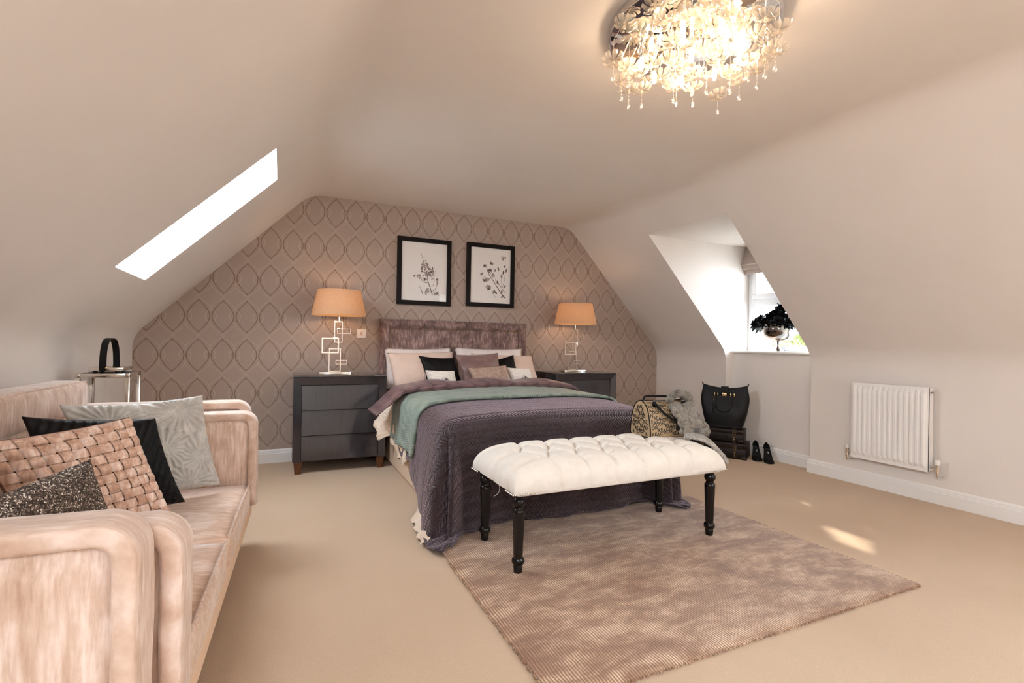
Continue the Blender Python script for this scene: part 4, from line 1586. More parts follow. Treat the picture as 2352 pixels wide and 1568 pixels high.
# ------------------------------------------------------------------ tufted bench
def make_bench():
    cx, cy = 1.668, 2.378
    root = empty('tufted_bench', (cx, cy, 0))
    tag(root, 'ivory button tufted bench with turned black legs at the bed foot', 'bench')
    L, Wd, H, zb = 1.365, 0.575, 0.150, 0.405
    nx, ny = 230, 110
    # buttons: three staggered rows
    sp = L / 8.0
    rows = []
    for r_i, yy in enumerate((-0.155, 0.0, 0.155)):
        off = 0.0 if r_i % 2 == 0 else 0.5
        xs = [(k + 0.5 + off) * sp - L / 2 for k in range(8)]
        rows.append([(x, yy) for x in xs if abs(x) < L / 2 - 0.11])
    btn = [b for r_ in rows for b in r_]
    segs = []
    for ra, rb in ((rows[0], rows[1]), (rows[1], rows[2])):
        for a in ra:
            for b in rb:
                if abs(abs(a[0] - b[0]) - sp / 2) < 0.02:
                    segs.append((a, b))
    # creases running from the outer buttons over the edge
    for a in rows[0]:
        segs.append((a, (a[0], -0.6)))
    for a in rows[2]:
        segs.append((a, (a[0], 0.6)))
    for s in (-1, 1):
        m = max(rows[1], key=lambda q: s * q[0])
        segs.append((m, (s * 1.2, 0.0)))
        for rr in (rows[0], rows[2]):
            m = max(rr, key=lambda q: s * q[0])
            segs.append((m, (s * 1.2, m[1] * 1.9)))
    w1 = np.linspace(-1, 1, nx)
    w2 = np.linspace(-1, 1, ny)
    f = lambda w: np.sign(w) * (1 - (1 - np.abs(w)) ** 1.7)
    U, Vv = np.meshgrid(f(w1), f(w2), indexing='ij')
    X, Y = U * L / 2, Vv * Wd / 2
    p = 7.0
    prof = np.clip((1 - np.abs(U) ** (p * 1.35)) * (1 - np.abs(Vv) ** p), 0, 1) ** 0.42
    dip = np.zeros_like(X)
    for (bx, by) in btn:
        d2 = (X - bx) ** 2 + (Y - by) ** 2
        dip = np.maximum(dip, 0.060 * np.exp(-d2 / 0.030 ** 2))
    for (a, b) in segs:
        ax, ay = a
        dx, dy = b[0] - ax, b[1] - ay
        t = np.clip(((X - ax) * dx + (Y - ay) * dy) / (dx * dx + dy * dy), 0, 1)
        d = np.hypot(X - ax - t * dx, Y - ay - t * dy)
        dip = np.maximum(dip, 0.036 * np.exp(-np.abs(d) / 0.013))
    Z = H * prof
    # below the top: cut the crease into the side instead of downwards
    side = np.clip(1 - Z / (H * 0.75), 0, 1)
    Zf = zb + Z - dip * (1 - side) * np.clip(Z / H, 0, 1)
    ins = dip * side * 0.45
    lip = 1 - 0.035 * np.clip(1 - Z / (H * .5), 0, 1) ** 2
    Xf = X * (lip * 0.4 + 0.6) - np.sign(X) * ins * (np.abs(U) > 0.97)
    Yf = Y * lip - np.sign(Y) * ins * (np.abs(Vv) > 0.9)
    V = np.stack([Xf, Yf, Zf], -1).reshape(-1, 3)
    ob = make_obj('seat', V, grid_faces(nx, ny), M['linen'], root, True)
    box('seat_board', (-L / 2 + .03, -Wd / 2 + .02, zb - 0.018), (L / 2 - .03, Wd / 2 - .02, zb + 0.03), M['linen'], root, 0.01)
    # covered buttons
    b0 = None
    for (bx, by) in btn:
        if b0 is None:
            b0 = lathe('button', [(0.0085, 0), (0.0085, 0.003), (0.006, 0.0055), (0, 0.0065)], M['linen'], root, 10)
            o = b0
        else:
            o = b0.copy()
            COL.objects.link(o)
            o.parent = root
        o.location = (bx, by, zb + H - 0.058)
    # legs
    prof = [(0.019, 0.0), (0.021, 0.004), (0.023, 0.030), (0.021, 0.036), (0.029, 0.044), (0.032, 0.055), (0.029, 0.066), (0.022, 0.074), (0.022, 0.080),
            (0.023, 0.085), (0.026, 0.18), (0.0295, 0.275), (0.0305, 0.290), (0.029, 0.298), (0.023, 0.304), (0.022, 0.314), (0.026, 0.319),
            (0.031, 0.328), (0.032, 0.338), (0.029, 0.350), (0.023, 0.356), (0.024, 0.362), (0.034, 0.372), (0.044, 0.389), (0.044, 0.395)]
    prof2 = []
    for i in range(len(prof) - 1):
        (a, b), (c, d) = prof[i], prof[i + 1]
        k = 6 if d - b > 0.04 else 1
        for q in range(k):
            prof2.append((a + (c - a) * q / k, b + (d - b) * q / k))
    prof2.append(prof[-1])
    g = None
    for sx, sy in ((-1, -1), (1, -1), (1, 1), (-1, 1)):
        if g is None:
            g = lathe('leg', prof2, M['black'], root, 48, flute=(0.088, 0.27, 12, 0.0022))
            o = g
        else:
            o = g.copy()
            COL.objects.link(o)
            o.parent = root
        o.location = (sx * 0.618, sy * 0.215, RH)
    # nail heads round each corner
    P = []
    for sx in (-1, 1):
        for sy in (-1, 1):
            pts = [(sx * (0.678), sy * (0.19 + 0.088 * t)) for t in np.linspace(0, 1, 9)] + [(sx * (0.672 - 0.105 * t), sy * 0.2805) for t in np.linspace(0.05, 1, 10)]
            for (x, y) in pts:
                V = []
                for i in range(4):
                    a = PI * i / 3
                    for k in range(6):
                        q = 2 * PI * k / 6
                        V.append((x + 0.005 * math.sin(a) * math.cos(q), y + 0.005 * math.sin(a) * math.sin(q), zb - 0.002 + 0.004 * math.cos(a)))
                P.append((V, [(i * 6 + k, i * 6 + (k + 1) % 6, (i + 1) * 6 + (k + 1) % 6, (i + 1) * 6 + k) for i in range(3) for k in range(6)]))
    V, F = merge_geo(P)
    nh = make_obj('nail_heads', V, F, M['nickel'], root, True)
    nh['kind'] = 'stuff'
    tube('loose_thread', bez([(-0.645, -0.02, 0.40), (-0.64, -0.03, 0.37), (-0.652, -0.045, 0.35), (-0.68, -0.05, 0.335)], 6), 0.0012, M['thread'], root, 5)


make_bench()


# ------------------------------------------------------------------ handbag on the bench
def make_handbag():
    L, Dp, H = 0.335, 0.205, 0.222
    root = empty('bowling_bag', (2.065, 2.425, 0.541), math.radians(-3))
    tag(root, 'tan bowling bag printed with black letters, black handles, on the white bench', 'handbag')
    # arch profile (y, z) from front bottom over the top to back bottom
    hp = Dp / 2
    prof = [(-hp * 0.92, 0.0), (-hp, 0.012), (-hp * 0.99, 0.05), (-hp * 0.90, 0.10), (-hp * 0.77, 0.15), (-hp * 0.60, 0.187), (-hp * 0.34, 0.211), (0, H)]
    prof = prof + [(-y, z) for y, z in reversed(prof[:-1])]
    c = [(v.x, v.y) for v in bez([(y, z, 0) for y, z in prof], 4)]
    n = len(c)
    nx = 18
    V = []
    for i in range(nx + 1):
        x = L * i / nx
        k = 1 - 0.03 * (2 * x / L - 1) ** 2 * 0
        sag = 0.010 * math.sin(PI * x / L)
        for (y, z) in c:
            V.append((x, y * k * (1 + 0.04 * math.sin(PI * x / L)) + hp, z - (sag if z > 0.19 else 0)))
    F = grid_faces(nx + 1, n)
    body = make_obj('body', V, F, M['canvas'], root, True)
    for nm, x in (('end_panel', 0.0), ('end_panel', L)):
        sg = -1 if x == 0 else 1
        cen = (x + sg * 0.008, hp, H * 0.45)
        V = [(x, y + hp, z) for y, z in c] + [cen]
        F = [(i, (i + 1) % n, n) for i in range(n)]
        make_obj(nm, V, F, M['canvas'], root, True)
        tube('piping', [(x, y + hp, z) for y, z in c], 0.0038, M['leather'], root, 6, closed=True)
    box('bottom', (0.004, 0.012, -0.006), (L - .004, Dp - .012, 0.006), M['leather'], root, 0.004)
    tube('zip', [(x, hp, H - 0.008 * math.sin(PI * x / L) + 0.002) for x in np.linspace(0.01, L - .01, 10)], 0.006, M['leather'], root, 6, flat=(1.4, 0.5))
    # arc length map of the front
    acc = [0.0]
    for a, b in zip(c[:-1], c[1:]):
        acc.append(acc[-1] + math.hypot(b[0] - a[0], b[1] - a[1]))

    def front(a, s):
        s = min(max(s, 0), acc[-1] - 1e-4)
        k = max(i for i in range(n) if acc[i] <= s)
        k = min(k, n - 2)
        t = (s - acc[k]) / (acc[k + 1] - acc[k])
        y = c[k][0] + (c[k + 1][0] - c[k][0]) * t
        z = c[k][1] + (c[k + 1][1] - c[k][1]) * t
        dy, dz = c[k + 1][0] - c[k][0], c[k + 1][1] - c[k][1]
        ln = math.hypot(dy, dz)
        y *= 1 + 0.04 * math.sin(PI * a / L)
        return Vector((a, y + hp - dz / ln * 0.0012, z + dy / ln * 0.0012 - (0.010 * math.sin(PI * a / L) if z > 0.19 else 0)))
    # letters
    glyph = {}
    for ch in 'REACTION':
        if ch in glyph:
            continue
        cu = bpy.data.curves.new('glyph', 'FONT')
        cu.body = ch
        cu.size = 0.029
        cu.offset = 0.0007
        cu.resolution_u = 2
        to = bpy.data.objects.new('glyph', cu)
        COL.objects.link(to)
        bpy.context.view_layer.update()
        me = bpy.data.meshes.new_from_object(to.evaluated_get(bpy.context.evaluated_depsgraph_get()))
        vs = [(v.co.x, v.co.y) for v in me.vertices]
        fs = [tuple(p.vertices) for p in me.polygons]
        x0 = min(v[0] for v in vs)
        w = max(v[0] for v in vs) - x0
        glyph[ch] = ([(a - x0, b) for a, b in vs], fs, w)
        bpy.data.objects.remove(to)
        bpy.data.curves.remove(cu)
        bpy.data.meshes.remove(me)
    word = 'REACTION'
    stag = [0.0, 0.002, -0.002, 0.004, 0.009, 0.012, 0.012, 0.016]

    def lay(mapper, amax, smin, smax, inside):
        P = []
        row = 0
        s = smin - 0.02
        while s < smax:
            a = -0.06 * (row % 3) - 0.02
            k = row * 3
            while a < amax:
                ch = word[k % 8]
                vs, fs, w = glyph[ch]
                pts = [(a + x, s + y + stag[k % 8]) for x, y in vs]
                if all(inside(x, y) for x, y in pts):
                    P.append(([mapper(x, y) for x, y in pts], fs))
                a += w + 0.0015 + (0.002 if k % 8 == 7 else 0)
                k += 1
            s += 0.0245
            row += 1
        return merge_geo(P)
    smid = acc[n // 2]
    V, F = lay(front, L, 0.012, smid - 0.012, lambda x, y: 0.006 < x < L - 0.006 and 0.008 < y < smid - 0.010)
    pr = make_obj('letter_print', V, F, M['print_'], body)
    pr['label'] = 'black repeated lettering'

    def half_w(z):
        ys = [abs(y) for y, zz in c if abs(zz - z) < 0.02]
        return min(ys) if ys else 0

    def endmap(a, s):
        q = max(0.0, 1 - abs(a - hp) / hp)
        rad = max(abs(a - hp) / max(half_w(s), 0.02), abs(s - H * .45) / (H * .55))
        return Vector((-0.008 * max(0, 1 - rad) - 0.0022, 2 * hp - a, s))
    V, F = lay(endmap, Dp, 0.006, H, lambda x, y: 0.008 < y < H - 0.012 and abs(x - hp) < half_w(y) - 0.008)
    make_obj('letter_print', V, F, M['print_'], body)
    # handles
    for sy, tilt in ((-1, -0.10), (1, 0.02)):
        y = hp + sy * 0.045
        if sy < 0:   # front handle falls forward over the front face
            pts = [(0.06, y - .012, 0.212), (0.065, y - .035, 0.195), (0.10, y - .068, 0.148), (0.155, y - .088, 0.112), (0.215, y - .090, 0.108), (0.265, y - .075, 0.135), (0.285, y - .04, 0.185), (0.285, y - .012, 0.208)]
        else:
            pts = [(0.055, y, 0.205), (0.06, y + .004, 0.232), (0.09, y + .01, 0.242), (0.16, y + .012, 0.240), (0.24, y + .012, 0.236), (0.275, y + .006, 0.225), (0.285, y, 0.20)]
        tube('handle', bez(pts, 7), 0.0075, M['leather'], root, 10)
        for q in (pts[0], pts[-1]):
            bm = bmesh.new()
            bm_box(bm, (q[0] - .013, q[1] - .006, q[2] - .03), (q[0] + .013, q[1] + .006, q[2] + .008), .003)
            from_bm('handle_tab', bm, M['leather'], root)
            ring = [(q[0] + .012 * math.cos(a), q[1] + .003, q[2] + .012 * math.sin(a)) for a in np.linspace(0, 2 * PI, 14)[:-1]]
            tube('ring', ring, 0.0022, M['nickel'], root, 6, closed=True)
    p0 = front(0.205, 0.055)
    box('badge', (p0.x - .022, p0.y - .003, p0.z - .016), (p0.x + .022, p0.y + .004, p0.z + .016), M['nickel'], root, .002)


make_handbag()


def make_scarf():
    """fur scarf wound through the bag handles, one end trailing over the bench end"""
    root = empty('fur_scarf', (2.36, 2.42, 0.545))
    tag(root, 'grey faux fur scarf knotted on the bag and trailing over the bench end', 'scarf')
    o = Vector(root.location)

    def furry(name, pts, rad, flat, mat, seed):
        pts = bez(pts, 9)
        m = len(pts)
        rr = [rad[0] + (rad[1] - rad[0]) * i / (m - 1) for i in range(m)]
        rr = [r * (1 + 0.12 * math.sin(i * 0.6 + seed)) for i, r in enumerate(rr)]
        rr[0] *= 0.55
        rr[-1] *= 0.7
        V, F = tube_geo(pts, rr, 22, False, flat)
        V = [Vector(v) + Vector((fbm(v.x * 30, v.y * 30, v.z * 30 + seed), fbm(v.x * 30 + 5, v.y * 30, v.z * 30), fbm(v.x * 30, v.y * 30 + 9, v.z * 30))) * 0.0032 - o for v in map(Vector, V)]
        return make_obj(name, V, F, M[mat], root, True)
    furry('loop', [(2.28, 2.52, 0.745), (2.315, 2.49, 0.800), (2.37, 2.48, 0.805), (2.41, 2.47, 0.755), (2.39, 2.45, 0.700)], (0.030, 0.034), (1.2, 0.85), 'scarf', 1)
    furry('fold', [(2.27, 2.455, 0.735), (2.27, 2.40, 0.700), (2.275, 2.36, 0.655), (2.28, 2.345, 0.605), (2.285, 2.35, 0.575)], (0.040, 0.042), (1.35, 0.7), 'scarf', 2)
    furry('fold', [(2.36, 2.46, 0.735), (2.365, 2.42, 0.690), (2.35, 2.37, 0.655), (2.335, 2.34, 0.630), (2.33, 2.33, 0.600)], (0.045, 0.042), (1.4, 0.75), 'scarf', 3)
    furry('fold', [(2.40, 2.49, 0.735), (2.44, 2.47, 0.690), (2.465, 2.43, 0.640), (2.48, 2.40, 0.590), (2.475, 2.37, 0.560)], (0.034, 0.032), (1.2, 0.8), 'scarf', 4)
    furry('fold', [(2.30, 2.40, 0.585), (2.34, 2.37, 0.575), (2.39, 2.35, 0.572), (2.43, 2.34, 0.570)], (0.034, 0.030), (1.5, 0.8), 'scarf', 5)
    # flat tail over the rounded end of the bench
    path = bez([(2.235, 2.36, 0.560), (2.275, 2.32, 0.558), (2.315, 2.275, 0.545), (2.345, 2.235, 0.515), (2.368, 2.195, 0.470), (2.385, 2.16, 0.430)], 8)
    V = []
    nw = 14
    for i, p in enumerate(path):
        t = i / (len(path) - 1)
        wdt = 0.075 - 0.018 * t
        for k in range(nw + 1):
            s = -1 + 2 * k / nw
            q = p + Vector((0.62, 0.72, 0.10)) * (s * wdt) + Vector((0.5, -.3, .75)) * (0.010 * (1 - s * s) + 0.003 * fbm(i * .5, k * .6, 2)) + Vector((0.0, -0.030, 0.016))
            V.append(q - o)
    tl = make_obj('tail', V, grid_faces(len(path), nw + 1), M['scarf2'], root, True)
    so = tl.modifiers.new('thickness', 'SOLIDIFY')
    so.thickness = 0.012


make_scarf()


# ------------------------------------------------------------------ radiator
def make_radiator():
    y0, y1, z0, z1 = 2.010, 2.547, 0.233, 0.840
    xf = XR - 0.100
    root = empty('panel_radiator', (xf + .04, (y0 + y1) / 2, z0))
    tag(root, 'white ribbed panel radiator on the knee wall with chrome valves', 'radiator')
    o = Vector(root.location)
    # pressed front panel: vertical flutes between flat margins
    ny, nz = 14 * 10, 40
    V = []
    for i in range(ny + 1):
        for j in range(nz + 1):
            a, b = i / ny, j / nz
            y = y0 + (y1 - y0) * a
            z = z0 + (z1 - z0) * b
            q = (y - y0 - 0.012) / ((y1 - y0 - 0.024) / 14)
            fr = q - math.floor(q)
            k = sstep(0.05, 0.22, fr) * sstep(0.95, 0.78, fr) if 0 <= q <= 14 else 0
            k *= sstep(0.030, 0.050, z - z0) * sstep(0.030, 0.050, z1 - z)
            V.append(Vector((xf - 0.017 * k, y, z)) - o)
    F = grid_faces(ny + 1, nz + 1)
    make_obj('front_panel', V, F, M['rad'], root, True)
    box('body', Vector((xf + 0.0015, y0, z0)) - o, Vector((xf + 0.012, y1, z1)) - o, M['rad'], root)
    box('back_panel', Vector((xf + 0.05, y0 + .01, z0 + .01)) - o, Vector((xf + .062, y1 - .01, z1 - .01)) - o, M['rad'], root, .003)
    for yy in (y0, y1 - .004):
        box('end_cap', Vector((xf + .002, yy, z0 + .004)) - o, Vector((xf + .06, yy + .004, z1 - .004)) - o, M['rad'], root)
    box('top_grille', Vector((xf + .004, y0, z1 - .006)) - o, Vector((xf + .06, y1, z1 + .001)) - o, M['rad'], root, .002)
    for yy in (y0 + .1, y1 - .1):
        box('bracket', Vector((xf + .06, yy - .02, z0 + .1)) - o, Vector((XR - .001, yy + .02, z1 - .1)) - o, M['rad'], root)
    # valves
    for s, yy in ((-1, y0), (1, y1)):
        yv = yy + s * 0.045
        xv = xf + 0.03
        zv = z0 + 0.035
        tube('pipe', [Vector((xv, yy, zv)) - o, Vector((xv, yv, zv)) - o], 0.010, M['chrome'], root, 12)
        tube('valve', [Vector((xv, yv, zv + .025)) - o, Vector((xv, yv, zv - .03)) - o], 0.013, M['chrome'], root, 14)
        tube('pipe', bez([Vector((xv, yv, zv - .03)) - o, Vector((xv, yv, zv - .055)) - o, Vector((xv + .015, yv, zv - .068)) - o, Vector((XR - .002, yv, zv - .07)) - o], 5), 0.0075, M['chrome'], root, 10)
        tube('valve_cap', [Vector((xv, yv, zv + .024)) - o, Vector((xv, yv, zv + (.06 if s < 0 else .05))) - o], 0.017 if s < 0 else 0.012, M['plastic'], root, 16)
    tube('bleed_valve', [Vector((xf + .03, y0 - .002, z1 - .035)) - o, Vector((xf + .03, y0 - .022, z1 - .035)) - o], 0.010, M['chrome'], root, 12)


make_radiator()


# ------------------------------------------------------------------ suitcases, tote, shoes
WD, DDp = Vector((-0.54, 0.842, 0)), Vector((0.842, 0.54, 0))
ANG = math.atan2(0.54, 0.842)


def make_suitcase(loc, w, d, h, label):
    """origin at the front right bottom corner; local x = depth (away), local y = width (to the left in view)"""
    root = empty('suitcase', loc, ANG)
    tag(root, label, 'suitcase', 'stacked vintage suitcases')
    m = M['brownleather']
    zl = h * 0.66
    box('case_body', (0, 0, 0), (d, w, zl - 0.002), m, root, 0.006)
    box('lid', (-0.001, -0.001, zl), (d + .001, w + .001, h), m, root, 0.006)
    tube('lid_rim', [(-0.003, 0, zl), (-0.003, w, zl)], 0.003, M['brownstrap'], root, 6)
    for t in (0.20, 0.78):
        y = w * t
        P = []
        bm = bmesh.new()
        bm_box(bm, (-0.006, y - .016, 0.0), (0.0, y + .016, h), .002)
        bm_box(bm, (-0.006, y - .016, h - .001), (d, y + .016, h + .004), .002)
        from_bm('strap', bm, M['brownstrap'], root)
        for z in (h * .22, h * .40):
            lathe('stud', [(0.006, 0), (0.0055, .002), (0, .004)], M['oldbrass'], root, 10).matrix_local = Matrix.Translation((-0.006, y, z)) @ Matrix.Rotation(-PI / 2, 4, 'Y')
        rect = [(-0.008, y - .012, h * .55), (-0.008, y + .012, h * .55), (-0.008, y + .012, h * .85), (-0.008, y - .012, h * .85)]
        tube('buckle', rect, .0022, M['oldbrass'], root, 6, closed=True)
    for (y, s) in ((0.0, 1), (w, -1)):
        for z0 in (0.0, h - .03):
            box('corner_patch', (-.0025, min(y, y + s * .045) - (.0025 if s > 0 else 0), z0), (.035, max(y, y + s * .045) + (.0025 if s < 0 else 0), z0 + .03), M['brownleather'], root, .002)
            for (yy, zz) in ((y + s * .012, z0 + .015), (y + s * .034, z0 + .015)):
                lathe('stud', [(0.0035, 0), (0.003, .0015), (0, .003)], M['oldbrass'], root, 8).matrix_local = Matrix.Translation((-.0025, yy, zz)) @ Matrix.Rotation(-PI / 2, 4, 'Y')
    zc = h * .42
    tube('handle', bez([(-.004, w * .38, zc + .012), (-.016, w * .39, zc - .012), (-.020, w * .43, zc - .022), (-.020, w * .55, zc - .022), (-.016, w * .59, zc - .012), (-.004, w * .60, zc + .012)], 6), .006, M['brownleather'], root, 8)
    return root


make_suitcase((4.160, 3.485, 0.0), 0.53, 0.27, 0.155, 'larger dark brown suitcase with straps, on the carpet, bottom of the stack')
make_suitcase((4.176, 3.535, 0.160), 0.43, 0.20, 0.125, 'smaller dark brown suitcase with straps, under the black tote bag')


def make_tote():
    root = empty('tote_bag', (4.170, 3.765, 0.292), ANG)       # local x = away, local y = left in view
    tag(root, 'black leather tote bag with gold clasp standing on the suitcases', 'handbag')
    H = 0.43
    nz, na = 26, 60
    V = []
    for j in range(nz + 1):
        t = j / nz
        z = H * t
        # half width along y and half depth along x
        hw = 0.150 + 0.085 * math.sin(PI * min(1, t * 0.62 + 0.1)) ** 1.0 - 0.010 * t
        hw = 0.165 + 0.070 * math.sin(PI * (0.04 + 0.60 * t)) - 0.016 * sstep(.6, 1, t)
        hd = 0.080 * (1 - 0.82 * sstep(0.25, 1.0, t)) + 0.003
        for k in range(na):
            a = 2 * PI * k / na
            ca, sa = math.cos(a), math.sin(a)
            x = hd * math.copysign(abs(ca) ** 0.55, ca)
            y = hw * math.copysign(abs(sa) ** 0.75, sa)
            zz = z
            if t > .7:   # dipping top edge, peaks at the ends
                zz -= 0.034 * (1 - (y / hw) ** 2) * sstep(.7, 1, t)
            dent = -0.012 * math.exp(-((t - 0.55) / 0.1) ** 2 - ((y - hw * .55) / .04) ** 2) if ca < 0 else 0
            V.append((x - dent + 0.004 * fbm(y * 14, z * 10, 1), y, zz))
    F = grid_faces(nz + 1, na, close_v=True)
    F.append(tuple(reversed(range(na))))
    make_obj('body', V, F, M['leather'], root, True)
    box('closing_tab', (-0.034, -0.034, H - 0.115), (-0.018, 0.034, H - 0.022), M['leather'], root, .003)
    bm = bmesh.new()
    bm_box(bm, (-0.034, -0.034, H - 0.03), (0.03, 0.034, H - 0.018), .004)
    from_bm('tab_top', bm, M['leather'], root)
    box('clasp', (-0.042, -0.022, H - 0.115), (-0.033, 0.022, H - 0.082), M['gold'], root, .003)
    lathe('clasp_button', [(0.006, 0), (0.006, .004), (0, .005)], M['nickel'], root, 10).matrix_local = Matrix.Translation((-0.042, 0, H - .098)) @ Matrix.Rotation(-PI / 2, 4, 'Y')
    pts = [(-0.030, 0.078, H - .085), (-0.048, 0.080, H - .14), (-0.066, 0.078, H - .20), (-0.078, 0.055, H - .255), (-0.082, 0.0, H - .275), (-0.078, -0.055, H - .255), (-0.066, -0.078, H - .20), (-0.048, -0.080, H - .14), (-0.030, -0.078, H - .085)]
    tube('handle', bez(pts, 7), .0065, M['leather'], root, 10)
    for s in (-1, 1):
        for q in (-.016, .016):
            box('handle_loop', (-0.040, s * .078 + q - .005, H - .118), (-0.028, s * .078 + q + .005, H - .085), M['gold'], root, .002)
    box('hang_tag', (-0.076, 0.082, H - .30), (-0.070, 0.104, H - .17), M['leather'], root, .002)
    box('tag_clip', (-0.062, 0.090, H - .175), (-0.054, 0.098, H - .145), M['gold'], root, .002)
    for s in (-1, 1):
        tube('zip_end', [(0, s * .215, H - .01), (0, s * .222, H + .018)], .006, M['leather'], root, 8)
    lathe('zip_ring', [(0.008, 0), (0.008, .004)], M['gold'], root, 12).location = (-0.004, -.218, H - .02)


make_tote()


def make_shoe(loc, rz, label):
    """court shoe, local +y towards the toe, x sideways"""
    root = empty('court_shoe', loc, rz)
    tag(root, label, 'shoe', 'pair of black court shoes')
    Ln = 0.225
    hh = 0.118
    n, m = 30, 20

    def sole(t):
        """t 0 heel .. 1 toe -> (y, half width, base z)"""
        y = Ln * t
        w = 0.026 + 0.014 * math.sin(PI * min(1, max(0, (t - .25) / .85))) if t < .9 else 0
        w = 0.028 + 0.017 * sstep(.2, .66, t)
        w *= (1 - ((t - .72) / .28) ** 2.4 * 0.72) if t > .72 else 1
        if t < .08:
            w *= math.sqrt(max(0.05, 1 - ((.08 - t) / .08) ** 2))
        z = hh * (1 - sstep(.12, .66, t)) + 0.004
        return y, w, z
    V = []
    for i in range(n + 1):
        t = i / n
        y, w, z = sole(t)
        top = 0.050 * (1 - sstep(0.0, .35, t)) + 0.020 * sstep(.1, .4, t)
        closed = sstep(.66, .78, t)
        toe = sstep(.84, 1.0, t)
        for k in range(m + 1):
            a = -1 + 2 * k / m
            # open U for the back part, closed arch for the toe part
            if closed < .5:
                lim = 0.62
                ang = a * PI * .5
                xx = w * (math.sin(ang) if abs(a) < 1 else math.copysign(1, a))
                # from centre of the sole out and up the sides
                q = abs(a)
                if q < .6:
                    xx = w * a / .6
                    zz = z
                else:
                    xx = math.copysign(w * (1 + 0.04 * (q - .6) / .4 - (.10 + .75 * sstep(.22, 0.0, t)) * ((q - .6) / .4) ** 2), a)
                    zz = z + top * (q - .6) / .4
            else:
                q = abs(a)
                hgt = 0.042 * (1 - toe * .55)
                if q < .5:
                    xx = w * a / .5
                    zz = z
                else:
                    th = (q - .5) / .5 * PI / 2
                    xx = math.copysign(w * math.cos(th), a)
                    zz = z + hgt * math.sin(th)
            V.append((xx, y, zz))
    F = grid_faces(n + 1, m + 1)
    F.append(tuple(range(m + 1)))
    F.append(tuple(n * (m + 1) + k for k in range(m, -1, -1)))
    up = make_obj('upper', V, F, M['suede'], root, True)
    so = up.modifiers.new('thickness', 'SOLIDIFY')
    so.thickness = 0.0022
    V = []
    for i in range(16):
        t = .03 + .62 * i / 15
        y, w, z = sole(t)
        for s in (-1, 0, 1):
            V.append((s * w * .82, y, z + .003))
    make_obj('insole', V, grid_faces(16, 3), M['insole'], root, True)
    box('insole_stamp', (-.004, .05, hh + .0085), (.004, .082, hh + .0092), M['silvertext'], root).rotation_euler = (-.42, 0, 0)
    V, F = tube_geo([(0, .006, 0), (0, .018, .045), (0, .026, hh + .004)], [.006, .008, .019], 12)
    make_obj('heel', V, F, M['suede'], root, True)


make_shoe((4.385, 3.570, 0), math.radians(137), 'black court shoe beside the larger suitcase')
make_shoe((4.395, 3.455, 0), math.radians(139), 'black court shoe next to the skirting board')


# ------------------------------------------------------------------ dormer: blind, vase, flowers
def make_blind():
    ya, yb = YN + 0.01, YF - 0.01
    root = empty('roman_blind', (XWIN - .06, (ya + yb) / 2, 1.9))
    tag(root, 'taupe fabric roman blind folded up at the top of the dormer window', 'blind')
    o = Vector(root.location)
    box('headrail', Vector((XWIN - .09, ya, DZ - .035)) - o, Vector((XWIN - .03, yb, DZ - .002)) - o, M['blind'], root)
    # sloping front pleat
    for nm, pts in (('pleat', [(XWIN - .09, DZ - .004), (XWIN - .165, 2.005), (XWIN - .150, 1.995), (XWIN - .06, DZ - .004)]),
                    ('pleat', [(XWIN - .150, 2.012), (XWIN - .140, 1.955), (XWIN - .120, 1.950), (XWIN - .08, 2.02)]),
                    ('bottom_bar', [(XWIN - .115, 1.960), (XWIN - .108, 1.905), (XWIN - .085, 1.905), (XWIN - .085, 1.975)])):
        V = [Vector((x, ya, z)) - o for x, z in pts] + [Vector((x, yb, z)) - o for x, z in pts]
        F = [(3, 2, 1, 0), (4, 5, 6, 7)] + [(i, (i + 1) % 4, 4 + (i + 1) % 4, 4 + i) for i in range(4)]
        bm = bmesh.new()
        vs = [bm.verts.new(v) for v in V]
        for f in F:
            bm.faces.new([vs[i] for i in f])
        from_bm(nm, bm, M['blind'], root)


make_blind()
VX, VY, VZ = 4.575, 3.470, WZ0


def make_vase():
    root = empty('footed_vase', (VX, VY, VZ))
    tag(root, 'smoked glass footed bowl vase on the dormer window sill', 'vase')
    lathe('foot', [(0.062, 0.0), (0.062, 0.006), (0.040, 0.014), (0.018, 0.030), (0.012, 0.050), (0.012, 0.085), (0.016, 0.100), (0.030, 0.108)], M['smokedmetal'], root, 36)
    lathe('collar', [(0.024, 0.100), (0.030, 0.104), (0.030, 0.110), (0.022, 0.114)], M['smokedmetal'], root, 28)
    prof = [(0.028, 0.108), (0.075, 0.112), (0.118, 0.135), (0.145, 0.172), (0.155, 0.215), (0.150, 0.250), (0.140, 0.275)]
    inner = [(r - .004, z + .002) for r, z in reversed(prof)]
    lathe('bowl', prof + inner, M['vase'], root, 44, cap=False)
    # smoked lower inside
    lathe('foam', [(0.0, 0.150), (0.115, 0.155), (0.135, 0.19), (0.138, 0.235), (0.125, 0.250), (0.0, 0.255)], simple('dark_foam', lin(96, 76, 60), 0.8, grain=.2), root, 30)


make_vase()


